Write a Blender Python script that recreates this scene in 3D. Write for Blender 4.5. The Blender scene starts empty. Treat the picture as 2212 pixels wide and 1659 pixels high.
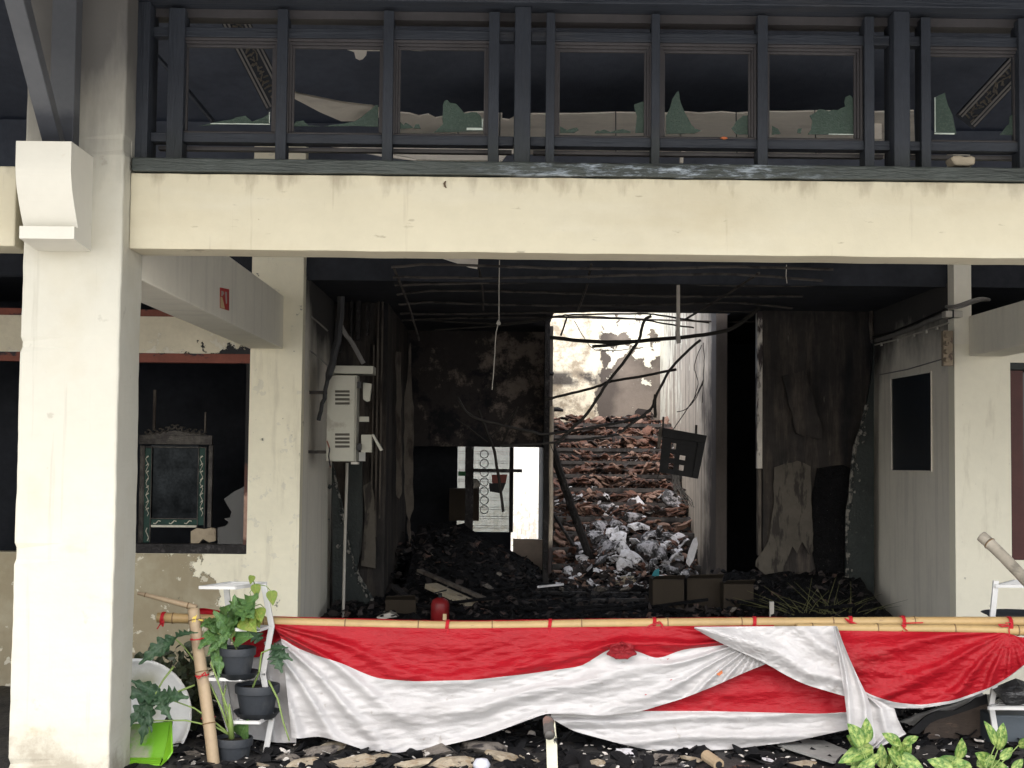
import bpy, bmesh, math, random
import numpy as np
from mathutils import Vector, Matrix, noise
random.seed(7)
R = math.radians
sc = bpy.context.scene
COL = sc.collection

# ------------------------------------------------------------------ camera
F = 2950.0                       # focal length in picture units (picture is 2212 x 1659 units)
EYE = Vector((0, 0, 1.6))
Yc = Vector(((1080 - 1106) / F, -(982 - 829.5) / F, -1)).normalized()
Zc = Vector((1, -0.010, 0)).cross(Yc).normalized()
Xc = Yc.cross(Zc).normalized()
ROT = Matrix((Xc, Yc, Zc))       # camera -> world
cam_d = bpy.data.cameras.new('camera')
cam_d.sensor_width = 36
cam_d.lens = 36 * F / 2212
cam_d.clip_end = 2000
cam_d.clip_start = 0.1
cam = bpy.data.objects.new('camera', cam_d)
cam.matrix_world = Matrix.Translation(EYE) @ ROT.to_4x4()
COL.objects.link(cam)
sc.camera = cam

# ------------------------------------------------------------------ light
w = bpy.data.worlds.new('World')
sc.world = w
w.use_nodes = True
nt = w.node_tree
nt.nodes.clear()
SUN_EL, SUN_AZ = R(46), R(188)          # azimuth measured from +Y clockwise
sky = nt.nodes.new('ShaderNodeTexSky')
sky.sky_type = 'NISHITA'
sky.sun_disc = False
sky.sun_elevation = SUN_EL
sky.sun_rotation = SUN_AZ
sky.dust_density = 3.0
sky.air_density = 1.0
sky.ozone_density = 1.0
bg = nt.nodes.new('ShaderNodeBackground')
bg.inputs[1].default_value = 0.15
out = nt.nodes.new('ShaderNodeOutputWorld')
nt.links.new(sky.outputs[0], bg.inputs[0])
nt.links.new(bg.outputs[0], out.inputs[0])
sun_d = bpy.data.lights.new('sun', 'SUN')
sun_d.energy = 4.0
sun_d.angle = R(150)
sun_d.color = (1.0, 0.985, 0.955)
sun = bpy.data.objects.new('sun', sun_d)
sd = Vector((math.sin(SUN_AZ) * math.cos(SUN_EL), math.cos(SUN_AZ) * math.cos(SUN_EL), math.sin(SUN_EL)))
sun.rotation_euler = sd.to_track_quat('Z', 'Y').to_euler()
COL.objects.link(sun)
vs = sc.view_settings
vs.view_transform = 'Standard'
vs.look = 'None'
vs.gamma = 1
vs.exposure = 0.9
vs.use_curve_mapping = False
sc.cycles.use_denoising = True
sc.cycles.max_bounces = 7
sc.cycles.diffuse_bounces = 5
sc.cycles.sample_clamp_indirect = 4

# ------------------------------------------------------------------ measuring
def px(x, y, D):
    d = ROT @ Vector(((x - 1106) / F, (829.5 - y) / F, -1))
    return EYE + d * (D / d.y)
def PX(x, D, y=800): return px(x, y, D).x
def PZ(y, D, x=1106): return px(x, y, D).z

# ------------------------------------------------------------------ materials
MATS = {}
def mat(name, col, rough=0.8, var=0.12, vscale=3.0, layers=(), bump=0.3, bscale=60, bstretch=(1, 1, 1), bdist=0.002,
        metal=0.0, local=False, spec=0.3, trans=None, sheen=0.0, alpha=None):
    """Principled material; layers are stains / flaking mixed on by noise masks that may lean on height or width."""
    m = bpy.data.materials.new(name)
    m.use_nodes = True
    t = m.node_tree
    N, L = t.nodes, t.links
    p = N['Principled BSDF']
    p.inputs['Roughness'].default_value = rough
    p.inputs['Metallic'].default_value = metal
    p.inputs['Specular IOR Level'].default_value = spec
    if sheen: p.inputs['Sheen Weight'].default_value = sheen
    if alpha is not None: p.inputs['Alpha'].default_value = alpha
    if local:
        co = N.new('ShaderNodeTexCoord').outputs['Object']
    else:
        co = N.new('ShaderNodeNewGeometry').outputs['Position']
    sep = N.new('ShaderNodeSeparateXYZ'); L.new(co, sep.inputs[0])
    def math_(op, a, b=None, clamp=False):
        n = N.new('ShaderNodeMath'); n.operation = op; n.use_clamp = clamp
        for i, v in enumerate((a, b)):
            if v is None: continue
            if isinstance(v, (int, float)): n.inputs[i].default_value = v
            else: L.new(v, n.inputs[i])
        return n.outputs[0]
    def nz(scale, stretch=(1, 1, 1), detail=6, rgh=0.6, off=0.0, dist=0.0):
        mp = N.new('ShaderNodeMapping'); L.new(co, mp.inputs[0])
        mp.inputs['Scale'].default_value = stretch
        mp.inputs['Location'].default_value = (off, off * 1.7, off * 0.6)
        n = N.new('ShaderNodeTexNoise'); L.new(mp.outputs[0], n.inputs['Vector'])
        n.inputs['Scale'].default_value = scale
        n.inputs['Detail'].default_value = detail
        n.inputs['Roughness'].default_value = rgh
        n.inputs['Distortion'].default_value = dist
        return n.outputs['Fac']
    def rng(v, a, b, c=0.0, d=1.0):
        n = N.new('ShaderNodeMapRange')
        L.new(v, n.inputs[0])
        for i, q in enumerate((a, b, c, d)): n.inputs[i + 1].default_value = q
        return n.outputs[0]
    def mix(f, a, b, mode='MIX'):
        n = N.new('ShaderNodeMix'); n.data_type = 'RGBA'; n.blend_type = mode
        if isinstance(f, (int, float)): n.inputs[0].default_value = f
        else: L.new(f, n.inputs[0])
        for i, v in ((6, a), (7, b)):
            if isinstance(v, tuple): n.inputs[i].default_value = (*v[:3], 1)
            else: L.new(v, n.inputs[i])
        return n.outputs[2]
    v = rng(nz(vscale, off=3.1), 0.25, 0.75, 1 - var, 1 + var)
    v2 = rng(nz(vscale * 9, off=7.7, detail=3), 0.25, 0.75, 1 - var * 0.4, 1 + var * 0.4)
    vv = math_('MULTIPLY', v, v2)
    cmb = N.new('ShaderNodeCombineColor')
    for i in range(3): L.new(vv, cmb.inputs[i])
    c = mix(1.0, tuple(col), cmb.outputs[0], 'MULTIPLY')
    hts = []
    for k, ly in enumerate(layers):
        n = nz(ly.get('scale', 2), ly.get('stretch', (1, 1, 1)), ly.get('detail', 8), ly.get('rgh', 0.6), ly.get('off', 11.0 * (k + 1)), ly.get('dist', 0.0))
        for ax, i in (('xadd', 0), ('yadd', 1), ('zadd', 2)):
            if ax in ly:
                a, b, c0, c1 = ly[ax]
                n = math_('ADD', n, rng(sep.outputs[i], a, b, c0, c1))
        f = rng(n, ly['lo'], ly['hi'], 0, ly.get('fac', 1.0))
        for ax, i in (('xin', 0), ('yin', 1), ('zin', 2)):
            if ax in ly:
                a, b, e = ly[ax]
                f = math_('MULTIPLY', f, rng(sep.outputs[i], a - e, a + e))
                f = math_('MULTIPLY', f, rng(sep.outputs[i], b - e, b + e, 1, 0))
        lc = tuple(ly['col'])
        c = mix(f, c, mix(1.0, lc, cmb.outputs[0], 'MULTIPLY'))
        if ly.get('h'):
            hts.append(math_('MULTIPLY', f, ly['h']))
    L.new(c, p.inputs['Base Color'])
    h = math_('MULTIPLY', nz(bscale, bstretch, 5), bump)
    for q in hts: h = math_('ADD', h, q)
    b = N.new('ShaderNodeBump'); b.inputs['Distance'].default_value = bdist; b.inputs['Strength'].default_value = 1.0
    L.new(h, b.inputs['Height']); L.new(b.outputs[0], p.inputs['Normal'])
    if trans:
        tr = N.new('ShaderNodeBsdfTranslucent'); L.new(c, tr.inputs[0]); L.new(b.outputs[0], tr.inputs['Normal'])
        ms = N.new('ShaderNodeMixShader'); ms.inputs[0].default_value = trans
        L.new(p.outputs[0], ms.inputs[1]); L.new(tr.outputs[0], ms.inputs[2])
        L.new(ms.outputs[0], N['Material Output'].inputs[0])
    MATS[name] = m
    return m

SOOT = (0.018, 0.019, 0.024)
CREAM = (0.78, 0.71, 0.53)
m_beam = mat('cream_paint_beam', (0.545, 0.50, 0.375), 0.75, 0.06, 1.6, bump=0.9, bscale=7, bdist=0.008, layers=[
    dict(col=(0.20, 0.16, 0.11), scale=7, stretch=(1.2, 1, 0.35), detail=10, zadd=(2.80, 2.965, -0.25, 0.06), lo=0.50, hi=0.66, fac=0.5),
    dict(col=(0.40, 0.33, 0.21), scale=1.1, stretch=(1, 1, 2.2), lo=0.50, hi=0.75, fac=0.35),
    dict(col=(0.25, 0.20, 0.14), scale=5, stretch=(3.5, 1, 0.16), lo=0.62, hi=0.74, fac=0.45),
    dict(col=(0.22, 0.19, 0.14), scale=8, stretch=(0.7, 1, 2), lo=0.67, hi=0.72, fac=0.5),
    dict(col=(0.58, 0.55, 0.45), scale=2.5, stretch=(0.5, 1, 3), lo=0.50, hi=0.80, fac=0.5),
    dict(col=(0.25, 0.20, 0.15), scale=30, lo=0.735, hi=0.76, fac=0.6)])
m_column = mat('cream_paint_column', (0.485, 0.468, 0.40), 0.7, 0.05, 1.5, bump=0.8, bscale=9, bdist=0.006, layers=[
    dict(col=(0.40, 0.35, 0.24), scale=1.5, detail=8, lo=0.50, hi=0.68, fac=0.35), dict(col=(0.22, 0.19, 0.14), scale=3, detail=10, rgh=0.7, zadd=(0.0, 0.5, 0.18, -0.2), lo=0.52, hi=0.66, fac=0.6), dict(col=(0.25, 0.22, 0.17), scale=6, stretch=(3, 1, 0.12), lo=0.60, hi=0.72, fac=0.35),
    dict(col=(0.30, 0.28, 0.23), scale=7, stretch=(1, 1, 1), lo=0.67, hi=0.72, fac=0.5),
    dict(col=(0.40, 0.31, 0.18), scale=2.6, stretch=(1, 1, 2.5), lo=0.62, hi=0.70, fac=0.30, zin=(-0.1, 1.2, 0.2)),
    dict(col=(0.30, 0.26, 0.22), scale=38, lo=0.745, hi=0.76, fac=0.5),
    dict(col=(0.10, 0.095, 0.09), scale=1.2, stretch=(2.4, 1, 0.5), zadd=(2.7, 3.7, -0.15, 0.50), lo=0.50, hi=0.95, fac=0.93)])
m_corbel = mat('white_paint_corbel', (0.60, 0.58, 0.51), 0.7, 0.04, 2, bump=0.4, bscale=30, layers=[
    dict(col=(0.5, 0.44, 0.34), scale=9, lo=0.68, hi=0.72, fac=0.3)])
m_sidebeam = mat('grey_cream_paint', (0.88, 0.84, 0.72), 0.8, 0.05, 2, bump=0.4, bscale=20, layers=[
    dict(col=(0.42, 0.39, 0.34), scale=3, stretch=(1, 2.5, 0.25), lo=0.5, hi=0.8, fac=0.25)])
m_underflake = mat('flaking_underside', (0.72, 0.68, 0.6), 0.8, 0.05, 2, bump=0.4, layers=[])
m_rearwall = mat('peeling_cream_wall', (0.88, 0.825, 0.645), 0.82, 0.06, 2, bump=0.5, bscale=25, bdist=0.004, layers=[
    dict(col=(0.33, 0.28, 0.185), scale=1.5, detail=12, rgh=0.62, zadd=(0.1, 1.45, 0.26, -0.06), xadd=(-3.0, -2.0, 0.08, -0.32), lo=0.515, hi=0.525, h=-1.2, zin=(-1, 0.735, 0.01)),
    dict(col=(0.50, 0.46, 0.34), scale=1.9, detail=10, rgh=0.65, lo=0.46, hi=0.66, fac=0.55, zin=(-1, 0.735, 0.02), xin=(-9, -2.2, 0.2)),
    dict(col=(0.74, 0.70, 0.57), scale=9, detail=10, lo=0.62, hi=0.63, fac=0.7),
    dict(col=(0.14, 0.13, 0.11), scale=6, detail=12, rgh=0.74, lo=0.635, hi=0.645, fac=0.85, h=-0.8),
    dict(col=(0.42, 0.37, 0.27), scale=3, stretch=(3, 1, 0.4), lo=0.55, hi=0.75, fac=0.4)])
m_band = mat('flaking_band', (0.66, 0.60, 0.46), 0.85, 0.1, 3, bump=0.6, bscale=25, bdist=0.005, layers=[
    dict(col=(0.70, 0.66, 0.55), scale=6, detail=12, zadd=(2.35, 2.62, 0.10, -0.12), lo=0.545, hi=0.555, fac=0.9, h=0.5),
    dict(col=(0.03, 0.03, 0.032), scale=5, detail=12, rgh=0.72, zadd=(2.42, 2.6, 0.14, -0.10), xadd=(-3.0, -2.15, -0.10, 0.10), lo=0.565, hi=0.575, h=-1.0)])
m_redwood = mat('charred_red_paint', (0.19, 0.055, 0.035), 0.6, 0.25, 5, bump=0.5, bscale=30, bstretch=(0.3, 1, 2), layers=[
    dict(col=SOOT, scale=5, detail=10, stretch=(0.5, 1, 1), lo=0.52, hi=0.56, fac=0.95)])
m_browndoor = mat('maroon_frame', (0.075, 0.022, 0.02), 0.5, 0.2, 5)
m_return = mat('smoked_grey_wall', (0.78, 0.735, 0.64), 0.85, 0.06, 2, bump=0.4, bscale=20, layers=[
    dict(col=(0.30, 0.27, 0.24), scale=2.2, stretch=(1, 3.5, 0.3), lo=0.5, hi=0.85, fac=0.5),
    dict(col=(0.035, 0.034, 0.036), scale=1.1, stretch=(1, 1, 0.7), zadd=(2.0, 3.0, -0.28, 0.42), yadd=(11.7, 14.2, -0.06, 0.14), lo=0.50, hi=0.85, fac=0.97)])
m_charwall = mat('charred_wall', (0.034, 0.030, 0.028), 0.85, 0.5, 1.2, bump=0.8, bscale=16, bstretch=(3, 3, 0.35), bdist=0.01, layers=[
    dict(col=(0.13, 0.105, 0.085), scale=2.6, stretch=(2.6, 2.6, 0.30), detail=10, rgh=0.7, lo=0.48, hi=0.72, fac=0.75),
    dict(col=(0.008, 0.009, 0.012), scale=1.6, stretch=(2.0, 2, 0.5), detail=10, lo=0.50, hi=0.66, fac=0.8),
    dict(col=(0.20, 0.18, 0.155), scale=9, stretch=(2, 2, 0.3), detail=8, lo=0.68, hi=0.72, fac=0.5)])
m_mottled = mat('mottled_burnt_plaster', (0.040, 0.034, 0.032), 0.85, 0.3, 2, bump=0.8, bscale=14, bdist=0.01, layers=[
    dict(col=(0.34, 0.27, 0.22), scale=2.4, detail=12, rgh=0.75, xadd=(-1.2, 0.5, -0.05, 0.04), lo=0.52, hi=0.60, fac=0.55),
    dict(col=(0.012, 0.012, 0.015), scale=1.5, detail=10, rgh=0.7, lo=0.52, hi=0.58, fac=0.9)])
m_stairwall = mat('peeling_stairwell_wall', (0.78, 0.72, 0.58), 0.8, 0.12, 2, bump=0.6, bscale=14, bdist=0.01, layers=[
    dict(col=(0.28, 0.225, 0.16), scale=3.4, detail=12, rgh=0.76, lo=0.47, hi=0.58, fac=0.8),
    dict(col=(0.10, 0.085, 0.075), scale=2.2, detail=12, rgh=0.65, xadd=(1.20, 1.66, -0.32, 0.24), lo=0.50, hi=0.54, h=-0.4),
    dict(col=(0.24, 0.205, 0.175), scale=1.4, detail=9, xadd=(1.45, 1.75, -0.4, 0.10), lo=0.40, hi=0.62, fac=0.85),
    dict(col=(0.05, 0.045, 0.045), scale=3, stretch=(1, 1, 1), detail=10, lo=0.36, hi=0.48, zin=(2.62, 2.82, 0.03), xin=(0, 1.45, 0.06), fac=0.92),
    dict(col=(0.82, 0.80, 0.68), scale=4.0, detail=9, rgh=0.55, zadd=(2.5, 3.5, -0.10, 0.10), xadd=(1.2, 1.55, -0.22, 0.03), lo=0.555, hi=0.57, h=0.7)])
m_stairside = mat('streaked_stairwell_side', (0.60, 0.53, 0.44), 0.8, 0.15, 2, bump=0.6, bscale=14, bstretch=(1, 2, 0.3), bdist=0.01, layers=[
    dict(col=(0.20, 0.155, 0.12), scale=2.6, stretch=(1, 3.5, 0.16), detail=10, rgh=0.7, lo=0.46, hi=0.62, fac=0.85),
    dict(col=(0.84, 0.82, 0.70), scale=4, stretch=(1, 2, 0.5), detail=10, yadd=(16.2, 19.8, -0.10, 0.13), zadd=(1.2, 3.2, -0.05, 0.04), lo=0.57, hi=0.59, fac=0.95, h=0.6),
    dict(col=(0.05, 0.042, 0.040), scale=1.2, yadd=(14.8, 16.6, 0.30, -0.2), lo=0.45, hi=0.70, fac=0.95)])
m_jamb = mat('scorched_white_jamb', (0.62, 0.58, 0.52), 0.8, 0.2, 3, layers=[
    dict(col=(0.05, 0.04, 0.04), scale=7, stretch=(1, 1, 0.3), detail=10, lo=0.50, hi=0.56)])
m_timber = mat('smoked_blue_black_timber', (0.030, 0.035, 0.045), 0.55, 0.2, 3, bump=1.2, bscale=38, bstretch=(0.12, 1, 1.5), bdist=0.007, layers=[
    dict(col=(0.09, 0.078, 0.066), scale=2.4, stretch=(0.5, 1, 2), lo=0.58, hi=0.78, fac=0.4),
    dict(col=(0.03, 0.033, 0.038), scale=5, stretch=(0.3, 1, 3), lo=0.55, hi=0.7, fac=0.5)])
m_timber_v = mat('smoked_blue_black_timber_upright', (0.030, 0.035, 0.045), 0.55, 0.2, 3, bump=1.2, bscale=38, bstretch=(1.5, 1, 0.12), bdist=0.007, layers=[
    dict(col=(0.085, 0.075, 0.066), scale=3, stretch=(2, 1, 0.5), lo=0.58, hi=0.78, fac=0.4),
    dict(col=(0.03, 0.036, 0.036), scale=2, zadd=(2.95, 3.35, 0.22, -0.2), lo=0.45, hi=0.65, fac=0.7)])
m_molding = mat('smoked_brown_molding', (0.060, 0.056, 0.058), 0.5, 0.2, 4, bump=0.5, bscale=40, bstretch=(0.2, 1, 2))
m_sill = mat('blistered_sill', (0.040, 0.048, 0.044), 0.48, 0.3, 4, bump=1.3, bscale=36, bstretch=(0.35, 1, 2.2), bdist=0.006, spec=0.5, layers=[
    dict(col=(0.40, 0.46, 0.52), scale=10, stretch=(0.6, 1, 3.0), detail=12, rgh=0.75, lo=0.50, hi=0.60, xin=(0.15, 1.40, 0.35), fac=0.9, h=0.4),  # pale blue worn patch with its sheen painted into the colour
    dict(col=(0.013, 0.014, 0.015), scale=6, stretch=(0.25, 1, 4), detail=10, lo=0.58, hi=0.64, fac=0.9, h=-0.8)])
m_strut = mat('slate_painted_strut', (0.088, 0.092, 0.100), 0.5, 0.15, 3, bump=0.25, bscale=30, layers=[
    dict(col=(0.035, 0.038, 0.047), scale=1.5, zadd=(3.02, 3.35, 0.5, -0.4), lo=0.45, hi=0.6, fac=0.9)])
m_soot = mat('soot_black', (0.028, 0.031, 0.039), 0.9, 0.4, 1.5, bump=0.5, bscale=12, bdist=0.006)
m_black = mat('burnt_black', (0.013, 0.013, 0.014), 0.75, 0.4, 6, bump=0.8, bscale=40)
m_roofdark = mat('sooty_veil_lifted_boards', (0.10, 0.112, 0.142), 0.9, 0.25, 1.5, bump=0.5, bscale=20, bstretch=(4, 0.4, 1), bdist=0.006)  # soot tone lifted to blue-grey, painting lens veil into the boards
m_ceilboard = mat('smoked_ceiling_board', (0.80, 0.75, 0.67), 0.85, 0.1, 2, bump=0.3, layers=[
    dict(col=(0.40, 0.35, 0.30), scale=2.2, stretch=(0.5, 1, 1), lo=0.5, hi=0.7, fac=0.6),
    dict(col=(0.05, 0.05, 0.05), scale=5, detail=10, lo=0.68, hi=0.72, fac=0.8)])
m_shard = mat('green_patterned_glass', (0.050, 0.088, 0.066), 0.35, 0.15, 6, bump=1.5, bscale=130, bdist=0.004, spec=0.6, trans=0.25, layers=[
    dict(col=(0.11, 0.15, 0.125), scale=70, detail=3, lo=0.52, hi=0.58, fac=0.35)])
m_shardedge = mat('glass_edge', (0.55, 0.62, 0.56), 0.3, 0.2, 20)
m_carve = mat('carved_bracket', (0.12, 0.105, 0.085), 0.6, 0.3, 10, bump=1.0, bscale=60, bdist=0.006, layers=[
    dict(col=(0.14, 0.115, 0.085), scale=24, detail=4, lo=0.54, hi=0.60, fac=0.55)])
m_steel = mat('scorched_steel', (0.075, 0.066, 0.060), 0.7, 0.3, 4, bump=0.4, bscale=60, layers=[
    dict(col=(0.02, 0.018, 0.018), scale=6, lo=0.5, hi=0.6, fac=0.8)])
m_rodblack = mat('burnt_black_steel', (0.030, 0.027, 0.024), 0.7, 0.3, 4, bump=0.4, bscale=60)
m_cabinet = mat('putty_steel', (0.40, 0.39, 0.33), 0.5, 0.06, 3, bump=0.1, layers=[
    dict(col=(0.16, 0.14, 0.11), scale=5, lo=0.62, hi=0.70, fac=0.4)])
m_cabdark = mat('cabinet_slots', (0.10, 0.095, 0.08), 0.6)
m_cable = mat('grey_cable', (0.20, 0.19, 0.18), 0.6, 0.2, 8)
m_cableblk = mat('black_burnt_cable', (0.02, 0.02, 0.022), 0.5, 0.2, 8)
m_whiteplastic = mat('aged_white_plastic', (0.48, 0.45, 0.40), 0.5, 0.1, 8)
m_terminal = mat('tan_terminal_strip', (0.30, 0.24, 0.17), 0.6, 0.2, 15, layers=[dict(col=(0.12, 0.09, 0.07), scale=18, lo=0.55, hi=0.62)])
m_darkpane = mat('dark_blue_pane', (0.012, 0.017, 0.024), 0.28, 0.3, 3, bump=0.1, spec=0.5)
m_greenpanel = mat('sooty_green_panel', (0.013, 0.019, 0.018), 0.45, 0.4, 4, bump=0.9, bscale=30, bdist=0.006, layers=[
    dict(col=(0.13, 0.14, 0.125), scale=13, detail=12, rgh=0.8, lo=0.60, hi=0.68, fac=0.6), dict(col=(0.30, 0.28, 0.24), scale=5, detail=12, rgh=0.75, lo=0.70, hi=0.72, fac=0.8)])
m_crust = mat('crumbling_plaster_edge', (0.22, 0.21, 0.19), 0.9, 0.4, 20, bump=1.5, bscale=60, bdist=0.01, layers=[
    dict(col=(0.03, 0.035, 0.035), scale=18, lo=0.46, hi=0.54)])
m_paper = mat('scorched_wallpaper', (0.095, 0.084, 0.070), 0.85, 0.2, 4, bump=0.6, bscale=20, bstretch=(3, 1, 0.3), bdist=0.006, layers=[
    dict(col=(0.028, 0.024, 0.022), scale=6, stretch=(2, 1, 0.5), detail=10, lo=0.52, hi=0.60, fac=0.9)])
m_palestrip = mat('scorched_pale_strip', (0.11, 0.095, 0.08), 0.8, 0.2, 8, layers=[
    dict(col=(0.05, 0.04, 0.035), scale=9, stretch=(1, 1, 0.3), lo=0.48, hi=0.6)])
m_step = mat('sooty_concrete_step', (0.085, 0.080, 0.078), 0.85, 0.25, 4, bump=0.8, bscale=25, bdist=0.006, layers=[
    dict(col=(0.02, 0.019, 0.02), scale=6, stretch=(1, 1, 0.5), lo=0.5, hi=0.62, fac=0.8)])
m_tile = mat('broken_terracotta', (0.155, 0.078, 0.056), 0.85, 0.35, 4, bump=0.8, bscale=20, local=True, bdist=0.01, layers=[
    dict(col=(0.06, 0.045, 0.042), scale=4, detail=8, lo=0.46, hi=0.58, fac=0.9)])
m_tilepink = mat('broken_terracotta_pale', (0.24, 0.155, 0.12), 0.85, 0.3, 4, bump=0.8, bscale=20, local=True, bdist=0.01, layers=[
    dict(col=(0.10, 0.06, 0.05), scale=4, detail=8, lo=0.52, hi=0.62, fac=0.9)])
m_tiledark = mat('sooty_terracotta', (0.034, 0.028, 0.027), 0.8, 0.4, 4, bump=0.8, bscale=20, local=True, bdist=0.01, layers=[
    dict(col=(0.13, 0.075, 0.06), scale=5, detail=8, lo=0.56, hi=0.62, fac=0.8)])
m_plate = mat('ashy_white_tile', (0.66, 0.65, 0.68), 0.5, 0.15, 3, bump=0.6, bscale=14, local=True, bdist=0.01, layers=[
    dict(col=(0.35, 0.31, 0.30), scale=3, detail=8, lo=0.50, hi=0.66, fac=0.7),
    dict(col=(0.02, 0.02, 0.02), scale=2.6, detail=12, rgh=0.75, lo=0.53, hi=0.57, fac=0.95)])
m_plate2 = mat('smoke_greyed_tile', (0.34, 0.33, 0.35), 0.5, 0.3, 3, bump=0.8, bscale=14, local=True, bdist=0.01, layers=[
    dict(col=(0.60, 0.58, 0.60), scale=2.2, detail=8, lo=0.52, hi=0.60, fac=0.8),
    dict(col=(0.02, 0.02, 0.02), scale=2.2, detail=12, rgh=0.75, lo=0.46, hi=0.52, fac=0.95)])
m_slab = mat('broken_cream_slab', (0.40, 0.345, 0.26), 0.85, 0.2, 4, bump=1.0, bscale=16, local=True, bdist=0.01, layers=[
    dict(col=(0.28, 0.21, 0.13), scale=5, detail=10, lo=0.48, hi=0.60, fac=0.8),
    dict(col=(0.07, 0.06, 0.05), scale=8, detail=10, lo=0.60, hi=0.66, fac=0.8)])
m_rock = mat('sooty_stone', (0.17, 0.15, 0.13), 0.9, 0.3, 6, bump=1.0, bscale=16, local=True, bdist=0.01, layers=[
    dict(col=(0.04, 0.035, 0.035), scale=4, lo=0.5, hi=0.6)])
m_floor = mat('ash_covered_floor', (0.030, 0.028, 0.027), 0.55, 0.5, 3, bump=1.5, bscale=22, bdist=0.02, spec=0.5, layers=[
    dict(col=(0.10, 0.088, 0.075), scale=5, detail=12, rgh=0.75, lo=0.55, hi=0.66, fac=0.6),
    dict(col=(0.50, 0.48, 0.44), scale=34, detail=6, rgh=0.8, lo=0.685, hi=0.70, fac=0.6, h=0.4)])
m_street = mat('pale_concrete_forecourt', (0.52, 0.50, 0.46), 0.9, 0.10, 0.6, bump=0.6, bscale=20, bdist=0.004)
m_heap = mat('black_ash_heap', (0.006, 0.006, 0.007), 0.75, 0.5, 5, bump=2.0, bscale=18, bdist=0.03, spec=0.15, layers=[
    dict(col=(0.050, 0.044, 0.040), scale=14, detail=12, rgh=0.8, lo=0.58, hi=0.66, fac=0.7),
    dict(col=(0.40, 0.39, 0.37), scale=48, detail=8, rgh=0.75, lo=0.665, hi=0.69, fac=0.7)])  # pale specks paint wet glints into the ash
m_chip = mat('pale_plaster_chip', (0.52, 0.49, 0.45), 0.8, 0.3, 10)
m_darkchip = mat('black_char_chip', (0.008, 0.008, 0.009), 0.7, 0.4, 10, spec=0.15)
m_charwood = mat('charred_beam', (0.022, 0.020, 0.020), 0.65, 0.4, 5, bump=1.5, bscale=22, bdist=0.015, spec=0.25, layers=[
    dict(col=(0.11, 0.10, 0.10), scale=12, detail=10, rgh=0.7, lo=0.55, hi=0.64, fac=0.6)])
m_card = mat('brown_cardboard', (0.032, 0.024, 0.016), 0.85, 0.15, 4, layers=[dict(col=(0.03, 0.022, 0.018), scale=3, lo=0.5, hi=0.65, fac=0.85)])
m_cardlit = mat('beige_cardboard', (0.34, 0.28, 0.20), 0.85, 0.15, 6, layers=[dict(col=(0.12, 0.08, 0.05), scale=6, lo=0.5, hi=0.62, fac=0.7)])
m_red_ext = mat('extinguisher_red', (0.20, 0.012, 0.014), 0.4, 0.2, 10)
m_blackplastic = mat('dark_plastic_pot', (0.026, 0.030, 0.036), 0.55, 0.2, 12, bump=0.4, bscale=50, local=True, layers=[
    dict(col=(0.085, 0.085, 0.082), scale=9, detail=8, stretch=(1, 1, 0.5), lo=0.54, hi=0.72, fac=0.5)])
m_soil = mat('potting_soil', (0.045, 0.033, 0.024), 0.95, 0.4, 30, bump=2.0, bscale=120, bdist=0.01)
m_whitemetal = mat('white_enamelled_steel', (0.52, 0.52, 0.51), 0.4, 0.05, 8, bump=0.1, layers=[dict(col=(0.35, 0.30, 0.25), scale=24, lo=0.68, hi=0.71, fac=0.6)])
m_dish = mat('dirty_white_dish', (0.74, 0.74, 0.72), 0.5, 0.08, 5, layers=[
    dict(col=(0.30, 0.29, 0.17), scale=4, detail=10, lo=0.40, hi=0.56, fac=0.85, xin=(-2.3, -1.85, 0.04), zin=(-0.2, 0.40, 0.06)),
    dict(col=(0.05, 0.05, 0.05), scale=9, detail=10, lo=0.70, hi=0.71, fac=0.9)])
m_lime = mat('lime_green_plastic', (0.13, 0.33, 0.02), 0.4, 0.08, 6, layers=[
    dict(col=(0.28, 0.28, 0.21), scale=9, detail=10, rgh=0.7, lo=0.40, hi=0.55, fac=0.9, zin=(-1, 0.19, 0.03), xin=(-1.93, -1.765, 0.015))])
m_bamboo = mat('weathered_bamboo', (0.36, 0.25, 0.115), 0.45, 0.12, 6, bump=0.4, bscale=60, bstretch=(0.2, 1, 1), layers=[
    dict(col=(0.40, 0.25, 0.10), scale=4, stretch=(0.5, 3, 3), lo=0.52, hi=0.7, fac=0.5),
    dict(col=(0.15, 0.10, 0.06), scale=22, stretch=(0.5, 2, 2), lo=0.66, hi=0.70, fac=0.6)])
m_bamboo_old = mat('stained_bamboo', (0.33, 0.25, 0.16), 0.55, 0.15, 6, bump=0.5, bscale=60, layers=[
    dict(col=(0.26, 0.19, 0.13), scale=9, detail=8, lo=0.52, hi=0.62, fac=0.6)])
m_bamboo_grey = mat('grey_bamboo', (0.30, 0.27, 0.22), 0.6, 0.15, 6, bump=0.5, bscale=60, layers=[
    dict(col=(0.12, 0.11, 0.09), scale=9, detail=8, stretch=(1, 1, 2), lo=0.5, hi=0.62, fac=0.6)])
m_node = mat('bamboo_node', (0.16, 0.10, 0.05), 0.6, 0.2, 20)
m_redcloth = mat('red_polyester', (0.31, 0.005, 0.012), 0.48, 0.08, 4, bump=0.7, bscale=17, bstretch=(0.8, 1, 2.2), bdist=0.016, spec=0.25, trans=0.10, layers=[
    dict(col=(0.30, 0.05, 0.05), scale=3.5, detail=10, rgh=0.75, lo=0.57, hi=0.70, fac=0.6)])
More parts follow.
